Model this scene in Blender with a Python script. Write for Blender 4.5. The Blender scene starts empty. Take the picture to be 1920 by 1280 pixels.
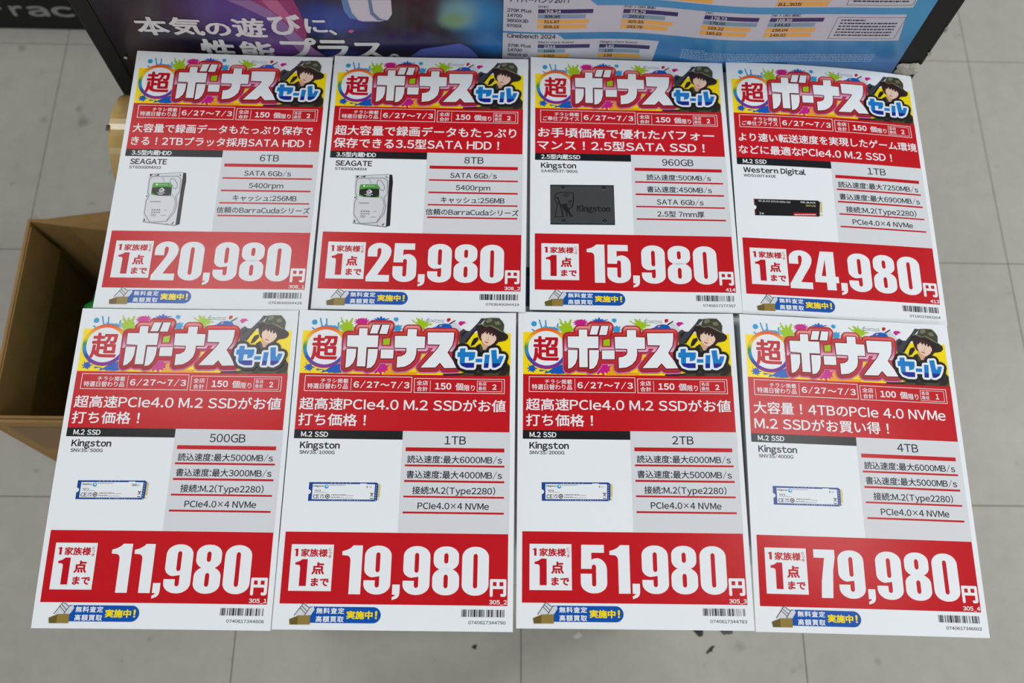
import bpy, bmesh, math, random
import numpy as np
from mathutils import Matrix, Vector
from mathutils.geometry import tessellate_polygon

scene = bpy.context.scene
COL = scene.collection

# ------------------------------------------------------------------ camera
CAM = np.array([0.0, 0.0, 1.58239])
CM = np.array([[0.9997, -0.013046, -0.020709], [0.004854, 0.93497, -0.354695], [0.02399, 0.354488, 0.934753]])
F_PX = 1794.97
cam_data = bpy.data.cameras.new('camera')
cam_data.sensor_width = 36.0
cam_data.lens = F_PX / 1920 * 36
cam_data.clip_start = 0.05
cam_data.dof.use_dof = True
cam_data.dof.focus_distance = 0.91
cam_data.dof.aperture_fstop = 6.3
cam = bpy.data.objects.new('camera', cam_data)
COL.objects.link(cam)
m = Matrix(CM.tolist()).to_4x4()
m.translation = Vector(CAM)
cam.matrix_world = m
scene.camera = cam

# ------------------------------------------------------------------ light
scene.view_settings.view_transform = 'Standard'
scene.view_settings.look = 'None'
scene.view_settings.gamma = 1.0
scene.view_settings.exposure = 0.06
scene.view_settings.use_curve_mapping = False
world = bpy.data.worlds.new('shop_ambience')
scene.world = world
world.use_nodes = True
bg = world.node_tree.nodes['Background']
bg.inputs[0].default_value = (0.93, 0.97, 1.0, 1)
bg.inputs[1].default_value = 0.38

def strip_light(x, y, z, lx, ly, watts, color=(0.985, 1.0, 1.0), rz=0):
    d = bpy.data.lights.new('ceiling_strip', 'AREA')
    d.shape = 'RECTANGLE'; d.size = lx; d.size_y = ly; d.energy = watts; d.color = color
    o = bpy.data.objects.new('ceiling_strip', d); o.location = (x, y, z); o.rotation_euler = (0, 0, rz)
    COL.objects.link(o)
    return o
# square panels of the shop ceiling (x, y, size x, size y, watts)
for cx, cy, lx, ly, w in ((3.10, 1.30, 0.60, 0.60, 46.0), (1.10, 0.62, 0.55, 0.75, 9.0), (-1.00, 1.22, 0.70, 0.85, 13.0),
                          (1.10, -1.70, 0.55, 0.75, 17.0), (-1.00, -1.50, 0.70, 0.85, 20.0), (3.05, -0.30, 0.55, 0.75, 13.0),
                          (-2.90, 0.60, 0.55, 0.75, 5.0), (-0.95, 3.40, 0.60, 0.60, 4.0)):
    strip_light(cx, cy, 2.78, lx, ly, w)

# ------------------------------------------------------------------ materials
def srgb(r, g, b):
    f = lambda c: (c / 255 / 12.92) if c / 255 <= 0.04045 else ((c / 255 + 0.055) / 1.055) ** 2.4
    return (f(r), f(g), f(b), 1)

def mat(name, col, rough=0.5, metal=0.0, spec=0.5, coat=0.0):
    M = bpy.data.materials.new(name); M.use_nodes = True
    b = M.node_tree.nodes['Principled BSDF']
    b.inputs['Base Color'].default_value = col
    b.inputs['Roughness'].default_value = rough
    b.inputs['Metallic'].default_value = metal
    b.inputs['Specular IOR Level'].default_value = spec
    b.inputs['Coat Weight'].default_value = coat
    return M

def grain(M, scale=900, amount=0.06, bump=0.0, detail=3, coord='Object'):
    """multiply the base colour by fine noise, optional bump"""
    nt = M.node_tree; b = nt.nodes['Principled BSDF']
    tc = nt.nodes.new('ShaderNodeTexCoord'); n = nt.nodes.new('ShaderNodeTexNoise')
    n.inputs['Scale'].default_value = scale; n.inputs['Detail'].default_value = detail
    nt.links.new(tc.outputs[coord], n.inputs['Vector'])
    src = b.inputs['Base Color']
    mr = nt.nodes.new('ShaderNodeMapRange')
    mr.inputs['From Min'].default_value = 0.25; mr.inputs['From Max'].default_value = 0.75
    mr.inputs['To Min'].default_value = 1 - amount; mr.inputs['To Max'].default_value = 1 + amount
    nt.links.new(n.outputs['Fac'], mr.inputs['Value'])
    mx = nt.nodes.new('ShaderNodeVectorMath'); mx.operation = 'SCALE'
    if src.is_linked:
        nt.links.new(src.links[0].from_socket, mx.inputs[0])
    else:
        mx.inputs[0].default_value = src.default_value[:3]
    nt.links.new(mr.outputs[0], mx.inputs['Scale'])
    nt.links.new(mx.outputs[0], src)
    if bump:
        bp = nt.nodes.new('ShaderNodeBump'); bp.inputs['Strength'].default_value = bump; bp.inputs['Distance'].default_value = 0.001
        nt.links.new(n.outputs['Fac'], bp.inputs['Height']); nt.links.new(bp.outputs[0], b.inputs['Normal'])
    return M

def ramp_mat(name, stops, lo, hi, rough=0.4, axis='Y'):
    """printed gradient: colour ramp along the sheet (UV) between lo and hi"""
    M = mat(name, (1, 1, 1, 1), rough); nt = M.node_tree; b = nt.nodes['Principled BSDF']
    uv = nt.nodes.new('ShaderNodeUVMap'); uv.uv_map = 'sheet'
    sp = nt.nodes.new('ShaderNodeSeparateXYZ'); nt.links.new(uv.outputs[0], sp.inputs[0])
    mr = nt.nodes.new('ShaderNodeMapRange'); mr.inputs['From Min'].default_value = lo; mr.inputs['From Max'].default_value = hi
    nt.links.new(sp.outputs[axis], mr.inputs['Value'])
    cr = nt.nodes.new('ShaderNodeValToRGB'); nt.links.new(mr.outputs[0], cr.inputs[0])
    el = cr.color_ramp.elements
    while len(el) < len(stops): el.new(0.5)
    for e, (p, c) in zip(el, stops): e.position = p; e.color = c
    nt.links.new(cr.outputs[0], b.inputs['Base Color'])
    return M

RP = 0.24
MT = {}
MT['paper'] = grain(mat('paper', srgb(238, 242, 246), 0.55, spec=0.35), 1500, 0.012)
MT['white'] = mat('print_white', srgb(238, 242, 246), 0.5, spec=0.4)
MT['red'] = mat('print_red', srgb(200, 22, 32), RP)
MT['red_text'] = mat('print_red_text', srgb(196, 16, 34), RP)
MT['black'] = mat('print_black', srgb(30, 30, 33), RP)
MT['ink'] = mat('print_ink', srgb(34, 34, 44), RP)
MT['grey'] = mat('print_grey', srgb(218, 221, 226), 0.5, spec=0.4)
MT['yellow'] = mat('print_yellow', srgb(255, 226, 6), RP)
MT['cyan'] = mat('print_cyan', srgb(52, 160, 214), RP)
MT['blue'] = mat('print_blue', srgb(18, 92, 190), RP)
MT['navy'] = mat('print_navy', srgb(22, 62, 148), RP)
MT['lime'] = mat('print_lime', srgb(164, 200, 24), RP)
MT['magenta'] = mat('print_magenta', srgb(206, 30, 140), RP)
MT['pill'] = mat('print_pill_blue', srgb(12, 84, 176), RP)
MT['orange'] = mat('print_orange', srgb(246, 168, 20), RP)
MT['sale_blue'] = mat('print_sale_blue', srgb(20, 128, 206), RP)
MT['sale_dark'] = mat('print_sale_dark', srgb(24, 40, 150), RP)
MT['maroon'] = mat('print_maroon', srgb(120, 10, 28), RP)
MT['deep_red'] = mat('print_deep_red', srgb(176, 16, 32), RP)
MT['skin'] = mat('print_skin', srgb(240, 208, 186), RP)
MT['skin2'] = mat('print_skin_tone', srgb(222, 172, 146), RP)
MT['hair'] = mat('print_hair', srgb(62, 34, 34), RP)
MT['camo'] = mat('print_camo', srgb(70, 72, 54), RP)
MT['camo2'] = mat('print_camo_light', srgb(122, 122, 98), RP)
MT['camo3'] = mat('print_camo_dark', srgb(44, 38, 34), RP)
MT['gun'] = mat('print_gun', srgb(66, 66, 74), RP)
MT['gun2'] = mat('print_gun_dark', srgb(34, 34, 40), RP)
MT['lip'] = mat('print_lip', srgb(198, 96, 92), RP)
MT['silver'] = mat('print_silver', srgb(216, 219, 224), RP)
MT['line'] = mat('print_line_grey', srgb(140, 144, 152), RP)
MT['lightline'] = mat('print_line_light', srgb(178, 182, 190), RP)
MT['hd_green'] = mat('print_green', srgb(72, 160, 46), RP)
MT['ssd_blue'] = mat('print_board_blue', srgb(24, 70, 148), RP)
MT['gold'] = mat('print_gold', srgb(214, 196, 120), RP)
MT['ssd_dark'] = mat('print_case_grey', srgb(68, 72, 74), RP)
MT['olive'] = mat('print_box_tan', srgb(150, 128, 62), RP)
MT['olive2'] = mat('print_box_tan_dark', srgb(112, 94, 46), RP)
for k_ in list(MT):
    if k_ not in ('paper', 'white', 'grey'): MT[k_].node_tree.nodes['Principled BSDF'].inputs['Specular IOR Level'].default_value = 0.28
Y0, Y1 = 1 - 63 / 297, 1 - 14 / 297
MT['rainbow'] = ramp_mat('print_rainbow', [(0, srgb(160, 22, 130)), (.13, srgb(120, 30, 150)), (.28, srgb(24, 64, 170)), (.44, srgb(28, 140, 210)), (.58, srgb(30, 150, 70)), (.72, srgb(232, 210, 20)), (.86, srgb(246, 170, 24)), (1, srgb(232, 92, 26))], 1 - 60 / 297, 1 - 18.5 / 297)
MT['bonus_grad'] = ramp_mat('print_logo_gradient', [(0, srgb(150, 12, 30)), (.16, srgb(196, 18, 36)), (.40, srgb(204, 22, 46)), (.425, srgb(160, 20, 60)), (.44, srgb(240, 190, 214)), (.55, srgb(214, 110, 150)), (.72, srgb(190, 16, 32)), (.84, srgb(224, 44, 36)), (.93, srgb(236, 150, 150)), (1, srgb(200, 30, 40))], 1 - 62 / 297, 1 - 11.5 / 297)
MT['bonus_rim'] = ramp_mat('print_logo_rim', [(0, srgb(206, 112, 178)), (.3, srgb(196, 92, 160)), (.5, srgb(190, 40, 90)), (.6, srgb(180, 14, 30)), (1, srgb(190, 16, 30))], 1 - 62 / 297, 1 - 11.5 / 297)

# ------------------------------------------------------------------ object helpers
def tag(o, label=None, cat=None, group=None, kind=None):
    if label: o['label'] = label
    if cat: o['category'] = cat
    if group: o['group'] = group
    if kind: o['kind'] = kind
    return o

def link(name, me, material, parent=None):
    if material: me.materials.append(material)
    o = bpy.data.objects.new(name, me); COL.objects.link(o)
    if parent: o.parent = parent
    return o

def mesh_from(name, V, F, uv=None):
    me = bpy.data.meshes.new(name)
    me.from_pydata(np.asarray(V, float).tolist(), [], F.tolist() if isinstance(F, np.ndarray) else [tuple(f) for f in F])
    if uv is not None:
        l = me.uv_layers.new(name='sheet')
        idx = np.empty(len(me.loops), int); me.loops.foreach_get('vertex_index', idx)
        l.data.foreach_set('uv', np.asarray(uv, float)[idx].astype(np.float32).ravel())
    me.update()
    return me

def empty(name, loc=(0, 0, 0), rz=0):
    o = bpy.data.objects.new(name, None); o.location = loc; o.rotation_euler = (0, 0, rz)
    o.empty_display_size = 0.05; COL.objects.link(o)
    return o

def box_bm(bm, x0, y0, z0, x1, y1, z1, bevel=0):
    r = bmesh.ops.create_cube(bm, size=1)
    for v in r['verts']:
        v.co = ((x0 + x1) / 2 + v.co.x * (x1 - x0), (y0 + y1) / 2 + v.co.y * (y1 - y0), (z0 + z1) / 2 + v.co.z * (z1 - z0))
    if bevel:
        es = list({e for v in r['verts'] for e in v.link_edges})
        bmesh.ops.bevel(bm, geom=es, offset=bevel, segments=2, affect='EDGES', profile=0.6)

def box(name, dims, material, parent=None, bevel=0.0):
    bm = bmesh.new(); box_bm(bm, *dims, bevel=bevel)
    me = bpy.data.meshes.new(name); bm.to_mesh(me); bm.free()
    return link(name, me, material, parent)

# ------------------------------------------------------------------ 2D shapes: (verts Nx2, tris)
class Sh:
    """flat print shape collected in sheet millimetres"""
    def __init__(s): s.V = []; s.F = []; s.H = []; s.n = 0; s.ref = None
    def add(s, V, F, H=None):
        # every piece sits a hair (microns) above the one before, so overlapping pieces never coincide
        s.n += 1; s.H += list(H) if H is not None else [(s.n % 23) * .0015] * len(V)
        o = len(s.V); s.V += [tuple(v) for v in V]; s.F += [tuple(i + o for i in f) for f in F]; return s
    def poly(s, pts, holes=()):
        loops = [[Vector((x, y, 0)) for x, y in pts]] + [[Vector((x, y, 0)) for x, y in h] for h in holes]
        return s.add([p for l in ([pts] + list(holes)) for p in l], tessellate_polygon(loops))
    def rect(s, u0, v0, u1, v1):
        return s.add([(u0, v0), (u1, v0), (u1, v1), (u0, v1)], [(0, 1, 2), (0, 2, 3)])
    def frame(s, u0, v0, u1, v1, w):
        s.rect(u0, v0, u1, v0 + w); s.rect(u0, v1 - w, u1, v1); s.rect(u0, v0 + w, u0 + w, v1 - w); return s.rect(u1 - w, v0 + w, u1, v1 - w)
    def stroke(s, pts, w):
        for (x0, y0), (x1, y1) in zip(pts[:-1], pts[1:]):
            L = math.hypot(x1 - x0, y1 - y0) or 1e-6
            dx, dy = (x1 - x0) / L * w / 2, (y1 - y0) / L * w / 2
            x0_, y0_, x1_, y1_ = x0 - dx * .6, y0 - dy * .6, x1 + dx * .6, y1 + dy * .6
            s.add([(x0_ - dy, y0_ + dx), (x1_ - dy, y1_ + dx), (x1_ + dy, y1_ - dx), (x0_ + dy, y0_ - dx)], [(0, 1, 2), (0, 2, 3)])
        return s
    def ring(s, cx, cy, r0, r1, n=40, sx=1, a0=0, a1=2 * math.pi):
        P = []
        for i in range(n + 1):
            a = a0 + (a1 - a0) * i / n; c, t = math.cos(a) * sx, math.sin(a)
            P += [(cx + r0 * c, cy + r0 * t), (cx + r1 * c, cy + r1 * t)]
        return s.add(P, [f for i in range(n) for f in ((2 * i, 2 * i + 1, 2 * i + 3), (2 * i, 2 * i + 3, 2 * i + 2))])
    def disc(s, cx, cy, r, n=28, sx=1):
        return s.add([(cx, cy)] + [(cx + r * math.cos(2 * math.pi * i / n) * sx, cy + r * math.sin(2 * math.pi * i / n)) for i in range(n)], [(0, 1 + i, 1 + (i + 1) % n) for i in range(n)])
    def splat(s, cx, cy, r, n, seed, spike=1.9, sx=1.0, flat=1.0):
        R = random.Random(seed); P = []
        for i in range(n):
            a = 2 * math.pi * i / n
            l = r * (R.uniform(1.25, spike) if R.random() < .55 else R.uniform(.95, 1.2))
            for da, k in ((-.42, .82), (-.13, l / r), (.13, l / r * .98)):
                b = a + da * 2 * math.pi / n
                P.append((cx + math.cos(b) * r * k * sx, cy + math.sin(b) * r * k * flat))
        return s.poly(P)
    def grown(s, r, n=16):
        """Minkowski growth of the shape by a disc of radius r"""
        o = Sh(); o.add(s.V, s.F, s.H); c = 0
        for k, q in ((r, n), (r * .55, max(6, n // 2))):
            for i in range(q):
                a = 2 * math.pi * i / q
                c += 1; o.add([(x + k * math.cos(a), y + k * math.sin(a)) for x, y in s.V], s.F, [h * .05 + c * .0015 for h in s.H])
        return o
    def fit(s, u0, v0, u1, v1):
        A = np.array(s.V); lo, hi = A.min(0), A.max(0)
        A = (A - lo) / np.maximum(hi - lo, 1e-9) * [u1 - u0, v1 - v0] + [u0, v0]
        s.V = [tuple(p) for p in A]; return s

def refine(V, F, H, L=14.0):
    V = [(v[0], v[1], h) for v, h in zip(V, H)]; out = []; st = [tuple(f) for f in F]; L2 = L * L
    while st:
        a, b, c = st.pop()
        d = [((V[p][0] - V[q][0]) ** 2 + (V[p][1] - V[q][1]) ** 2, p, q, r) for p, q, r in ((a, b, c), (b, c, a), (c, a, b))]
        l, p, q, r = max(d)
        if l <= L2: out.append((a, b, c)); continue
        V.append(((V[p][0] + V[q][0]) / 2, (V[p][1] + V[q][1]) / 2, (V[p][2] + V[q][2]) / 2)); k = len(V) - 1
        st += [(p, k, r), (k, q, r)]
    return V, out

# ---- glyphs from Blender's built-in font
_gl = {}
def glyph(ch):
    if ch in _gl: return _gl[ch]
    if ch == 'I':
        _gl[ch] = ([(.075, 0), (.165, 0), (.165, .735), (.075, .735)], [(0, 1, 2), (0, 2, 3)], .24); return _gl[ch]
    if ch == '×':
        t = .04; _gl[ch] = ([(.16, .10 + t), (.16 + t, .10), (.72, .62 - 0), (.72 - t, .62 + t), (.16, .62), (.16 + t, .62 + t), (.72, .10 + t), (.72 - t, .10)], [(0, 1, 2), (0, 2, 3), (4, 6, 5), (4, 7, 6)], .88); return _gl[ch]
    c = chr(ord(ch) + 0xFEE0) if '!' <= ch <= '~' else ch
    cu = bpy.data.curves.new('glyph', 'FONT'); cu.body = c; cu.size = 1; cu.resolution_u = 3; cu.fill_mode = 'FRONT'
    ob = bpy.data.objects.new('glyph', cu); COL.objects.link(ob)
    me = bpy.data.meshes.new_from_object(ob.evaluated_get(bpy.context.evaluated_depsgraph_get()))
    V = [(v.co.x, v.co.y) for v in me.vertices]
    me.calc_loop_triangles(); T = [tuple(t.vertices) for t in me.loop_triangles]
    bpy.data.objects.remove(ob); bpy.data.curves.remove(cu); bpy.data.meshes.remove(me)
    if V and ch != c:
        k = {'/': .52, '_': .5}.get(ch, 1.0); V = [(x * k, y) for x, y in V]
        x0 = min(v[0] for v in V); x1 = max(v[0] for v in V); sb = .07 if ch in ':.,!()' else .045
        V = [(x - x0 + sb, y) for x, y in V]; adv = x1 - x0 + 2 * sb
    else: adv = 1.0
    if ch == '！':
        xm = (min(v[0] for v in V) + max(v[0] for v in V)) / 2; V = [(x - xm + .5, y) for x, y in V]
    _gl[ch] = (V, T, adv)
    return _gl[ch]

def text(s, bold=0.0, gap=0.0, narrow=1.0):
    """text run in em units, y DOWN, baseline 0"""
    o = Sh(); x = 0
    for ch in s:
        if ch == ' ': x += .30 + gap; continue
        V, T, adv = glyph(ch)
        for i in range(7 if bold else 1):
            dx, dy = (0, 0) if i == 0 else (bold * math.cos(i * math.pi / 3), bold * math.sin(i * math.pi / 3))
            o.add([((x + vx) * narrow + dx, -vy + dy) for vx, vy in V], T)
        x += adv + gap
    return o

def text_at(s, u, v, em, bold=0.0, align='L', gap=0.0, narrow=1.0):
    """place a run with its cap/kanji middle on v"""
    t = text(s, bold, gap, narrow); A = np.array(t.V) * em
    if align == 'C': A[:, 0] += u - (A[:, 0].min() + A[:, 0].max()) / 2
    elif align == 'R': A[:, 0] += u - A[:, 0].max()
    else: A[:, 0] += u - A[:, 0].min()
    A[:, 1] += v + .375 * em
    t.V = [tuple(p) for p in A]; return t

def ink_at(s, u, v, w=None, em=1.0, bold=0.0, align='L', gap=0.0):
    return text_at(s, u, v, em, bold, align, gap)

# ---- heavy condensed price digits
def rr(x0, y0, x1, y1, rx, ry, n=9):
    P = []
    for cx, cy, a0 in ((x1 - rx, y1 - ry, 0), (x0 + rx, y1 - ry, 90), (x0 + rx, y0 + ry, 180), (x1 - rx, y0 + ry, 270)):
        for i in range(n + 1):
            a = math.radians(a0 + 90 * i / n); P.append((cx + rx * math.cos(a), cy + ry * math.sin(a)))
    return P
def arc(cx, cy, rx, ry, a0, a1, n=10):
    return [(cx + rx * math.cos(math.radians(a0 + (a1 - a0) * i / n)), cy + ry * math.sin(math.radians(a0 + (a1 - a0) * i / n))) for i in range(n + 1)]
def digit(d):
    s = Sh(); sl = lambda y0, y1: rr(.235, y0, .325, y1, .045, .055, 6)
    if d == '0': s.poly(rr(0, 0, .56, 1, .27, .22), [sl(.145, .855)])
    elif d == '8':
        s.poly(rr(.015, .50, .545, 1, .25, .19), [sl(.645, .86)]); s.poly(rr(0, 0, .56, .55, .27, .2), [sl(.14, .42)])
    elif d == '9':
        s.poly([(0, .285)] + arc(.27, .21, .27, .21, 180, 270) + arc(.29, .21, .27, .21, 270, 360) + arc(.29, .79, .27, .21, 0, 90) + arc(.27, .79, .27, .21, 90, 180)
               + arc(.2, .52, .2, .175, 180, 262, 8) + [(.325, .37)] + arc(.28, .19, .045, .05, 0, -180, 8) + [(.235, .285)], [sl(.45, .86)])
    elif d == '1': s.poly([(.424, 1), (.424, 0), (.180, 0), (.180, .70), (.162, .755), (.12, .785), (0, .795), (0, .875), (.10, .905), (.18, .95), (.23, 1)])
    elif d == '2':
        s.poly([(.0, 0), (.545, 0), (.545, .17), (.265, .17), (.40, .40), (.50, .56), (.55, .67)] + arc(.29, .775, .275, .225, -12, 90) + arc(.28, .775, .27, .225, 90, 180)
               + [(.01, .64), (.235, .64), (.235, .80)] + arc(.28, .815, .045, .05, 180, 0, 8) + [(.325, .73), (.29, .61), (.18, .42), (.06, .22), (0, .12)])
    elif d == '4':
        s.poly([(.17, 1), (.50, 1), (.50, .355), (.575, .355), (.575, .19), (.50, .19), (.50, 0), (.275, 0), (.275, .19), (0, .19), (0, .355)], [[(.275, .355), (.275, .80), (.165, .355)]])
    elif d == '5':
        s.poly([(.02, 1), (.50, 1), (.50, .835), (.23, .835), (.23, .685), (.27, .71), (.36, .725)] + arc(.33, .49, .225, .235, 75, 0, 7) + arc(.29, .21, .265, .21, 0, -90) + arc(.27, .21, .27, .21, -90, -180)
               + [(0, .40), (.235, .40), (.235, .19)] + arc(.28, .185, .045, .045, 180, 360, 8) + [(.325, .53)] + arc(.28, .54, .045, .05, 0, 180, 8) + [(.235, .50), (.01, .50)])
    elif d == '7': s.poly([(0, 1), (.455, 1), (.455, .845), (.40, .56), (.36, 0), (.115, 0), (.14, .34), (.19, .62), (.225, .825), (0, .825)])
    elif d == ',': s.poly([(0, .205), (.155, .205), (.155, .03), (.14, -.03), (.10, -.075), (0, -.11), (0, -.05), (.045, -.03), (.065, 0), (0, 0)])
    return s
DW = {'0': .56, '8': .56, '9': .56, '1': .424, '2': .56, '4': .575, '5': .56, '7': .455, ',': .155}
def price(sv, u_right, v_base, h):
    o = Sh(); x = 0; G = .055
    for ch in sv:
        if ch == ',': x -= .01
        d = digit(ch); o.add([(x + a, b) for a, b in d.V], d.F); x += DW[ch] + G
    w = x - G
    o.V = [(u_right + (a - w) * h, v_base - b * h) for a, b in o.V]
    return o

# ------------------------------------------------------------------ tracing: photo crop -> sheet millimetres of a traced flyer
def homog(src):
    A, b = [], []
    for (x, y), (u, v) in zip(src, [(0, 0), (210, 0), (210, 297), (0, 297)]):
        A += [[x, y, 1, 0, 0, 0, -u * x, -u * y], [0, 0, 0, x, y, 1, -v * x, -v * y]]; b += [u, v]
    return np.append(np.linalg.solve(np.array(A, float), np.array(b, float)), 1).reshape(3, 3)
SHEETS = {2: [(628, 104.5), (992, 111.5), (988, 582), (581.5, 580)], 3: [(995, 105), (1355.6, 119), (1393, 587), (993, 580)],
          4: [(1362, 117.5), (1707, 147), (1775, 609), (1392, 587.5)], 7: [(972.5, 585), (1375, 588.7), (1413.7, 1183), (967, 1180)]}
HM = {k: homog(v) for k, v in SHEETS.items()}
def tracer(k, ox, oy, sc):
    def t(x, y):
        p = HM[k] @ np.array([ox + x / sc, oy + y / sc, 1]); return (p[0] / p[2], p[1] / p[2])
    return t
TA = tracer(7, 960, 570, 4); TB = tracer(7, 960, 880, 4)
T1 = tracer(7, 1050, 590, 8.348); T2 = tracer(7, 975, 590, 10.664); T3 = tracer(7, 1240, 590, 10.664)
T4 = tracer(7, 1010, 895, 13.24); T5 = tracer(2, 650, 310, 10.667); T6 = tracer(3, 1025, 335, 14.22)
T7 = tracer(4, 1405, 360, 13.24); T8 = tracer(7, 970, 1110, 9.143)
def tb(T, x0, y0, x1, y1):
    xm, ym = (x0 + x1) / 2, (y0 + y1) / 2
    return (T(x0, ym)[0], T(xm, y0)[1], T(x1, ym)[0], T(xm, y1)[1])
def tp(T, pts): return [T(*p) for p in pts]
def mid(r): return ((r[0] + r[2]) / 2, (r[1] + r[3]) / 2)

# ------------------------------------------------------------------ table height
ZT = 0.7155

# ------------------------------------------------------------------ floor
TILE = 0.45; GX, GY = -0.3983, 0.31664
STAINS = [(-0.803, 1.066, .014, .7), (-0.786, 1.039, .016, .8), (-0.862, 1.041, .011, .5), (-0.933, 1.205, .011, .8), (-0.887, 1.156, .010, .3), (0.616, 0.067, .008, .5), (0.40, 0.09, .012, .4), (-0.72, 0.93, .006, .6)]
FM = grain(mat('vinyl_tile', srgb(180, 177, 168), 0.42, spec=0.4), 38, 0.05, detail=8)
nt = FM.node_tree; b = nt.nodes['Principled BSDF']
def spots(nt, vec, scale, lo, hi):
    n = nt.nodes.new('ShaderNodeTexNoise'); n.inputs['Scale'].default_value = scale; n.inputs['Detail'].default_value = 4; n.inputs['Roughness'].default_value = .65
    nt.links.new(vec, n.inputs['Vector'])
    r = nt.nodes.new('ShaderNodeMapRange'); r.inputs['From Min'].default_value = lo; r.inputs['From Max'].default_value = hi
    nt.links.new(n.outputs['Fac'], r.inputs['Value']); return r.outputs[0]
geo = nt.nodes.new('ShaderNodeNewGeometry')
sp_ = spots(nt, geo.outputs['Position'], 26, .66, .76)
st_ = spots(nt, geo.outputs['Position'], 3.2, .35, .70)
src = b.inputs['Base Color'].links[0].from_socket
mx = nt.nodes.new('ShaderNodeMix'); mx.data_type = 'RGBA'; mx.blend_type = 'MULTIPLY'
nt.links.new(sp_, mx.inputs['Factor']); nt.links.new(src, mx.inputs[6]); mx.inputs[7].default_value = (.62, .60, .56, 1)
mx2 = nt.nodes.new('ShaderNodeMix'); mx2.data_type = 'RGBA'; mx2.blend_type = 'MULTIPLY'
nt.links.new(st_, mx2.inputs['Factor']); nt.links.new(mx.outputs[2], mx2.inputs[6]); mx2.inputs[7].default_value = (.90, .90, .91, 1)
cur = mx2.outputs[2]
wob = nt.nodes.new('ShaderNodeTexNoise'); wob.inputs['Scale'].default_value = 55; wob.inputs['Detail'].default_value = 3
nt.links.new(geo.outputs['Position'], wob.inputs['Vector'])
for x, y, r, k in STAINS:                       # heel smudges on the vinyl
    a = nt.nodes.new('ShaderNodeVectorMath'); a.operation = 'DISTANCE'; a.inputs[1].default_value = (x, y, 0)
    nt.links.new(geo.outputs['Position'], a.inputs[0])
    ad = nt.nodes.new('ShaderNodeMath'); ad.operation = 'MULTIPLY_ADD'; ad.inputs[1].default_value = r * 2.2; nt.links.new(wob.outputs['Fac'], ad.inputs[0]); nt.links.new(a.outputs['Value'], ad.inputs[2])
    mr = nt.nodes.new('ShaderNodeMapRange'); mr.interpolation_type = 'SMOOTHSTEP'
    mr.inputs['From Min'].default_value = r * 2.1; mr.inputs['From Max'].default_value = r * 1.0; mr.inputs['To Max'].default_value = k
    nt.links.new(ad.outputs[0], mr.inputs['Value'])
    q = nt.nodes.new('ShaderNodeMix'); q.data_type = 'RGBA'; q.blend_type = 'MULTIPLY'; nt.links.new(mr.outputs[0], q.inputs['Factor'])
    nt.links.new(cur, q.inputs[6]); q.inputs[7].default_value = (.45, .44, .42, 1); cur = q.outputs[2]
nt.links.new(cur, b.inputs['Base Color'])
floor = box('floor', (-3.4, -2.9, -0.05, 3.4, 4.2, -0.003), mat('floor_joint', srgb(112, 110, 104), 0.8))
tag(floor, 'grey vinyl tiled shop floor with scuffs and thin dark joints', 'floor', kind='structure')
bmt = bmesh.new(); g = 0.0006
box_bm(bmt, g, g, -0.003, TILE - g, TILE - g, 0.0, bevel=0.0004)
tme = bpy.data.meshes.new('floor_tile'); bmt.to_mesh(tme); bmt.free(); tme.materials.append(FM)
for i in range(-6, 8):
    for j in range(-6, 8):
        o = bpy.data.objects.new('floor_tile', tme); COL.objects.link(o); o.parent = floor
        o.location = (GX + i * TILE, GY + j * TILE, 0)

ceil = box('ceiling', (-3.4, -2.9, 2.80, 3.4, 4.2, 2.85), mat('ceiling_white', srgb(176, 176, 174), .9))
tag(ceil, 'plain white shop ceiling', 'ceiling', kind='structure')

# ------------------------------------------------------------------ table under the flyers
metal = mat('galvanised_metal', srgb(186, 188, 190), 0.42, metal=0.35)
nt = metal.node_tree; b = nt.nodes['Principled BSDF']
tc = nt.nodes.new('ShaderNodeTexCoord'); mp = nt.nodes.new('ShaderNodeMapping'); mp.inputs['Scale'].default_value = (900, 14, 14)
n = nt.nodes.new('ShaderNodeTexNoise'); n.inputs['Scale'].default_value = 1; n.inputs['Detail'].default_value = 4
nt.links.new(tc.outputs['Object'], mp.inputs[0]); nt.links.new(mp.outputs[0], n.inputs['Vector'])
bp = nt.nodes.new('ShaderNodeBump'); bp.inputs['Strength'].default_value = .25; bp.inputs['Distance'].default_value = .0005
nt.links.new(n.outputs['Fac'], bp.inputs['Height']); nt.links.new(bp.outputs[0], b.inputs['Normal'])
table = tag(empty('display_table', (0.0, 0.39, 0)), 'low metal table hidden under the eight sale flyers', 'table')
TT = ZT - 0.0062
box('table_top', (-0.345, -0.255, TT - 0.022, 0.325, 0.262, TT), metal, table, bevel=0.002)
for x in (-0.270, 0.29):
    for y in (-0.215, 0.225):
        box('leg', (x - 0.035, y - 0.012, 0.0, x + 0.035, y + 0.012, TT - 0.022), metal, table, bevel=0.002)
for y in (-0.215, 0.225):
    box('rail', (-0.271, y - 0.008, 0.12, 0.276, y + 0.008, 0.145), metal, table, bevel=0.001)
box('side_shelf', (-0.405, 0.14, 0.5545, -0.271, 0.268, 0.5605), metal, table, bevel=0.001)

# ------------------------------------------------------------------ flyers
STEP = 0.00010
def bern(t): return np.stack([(1 - t) ** 3, 3 * t * (1 - t) ** 2, 3 * t * t * (1 - t), t ** 3], -1)

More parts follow.
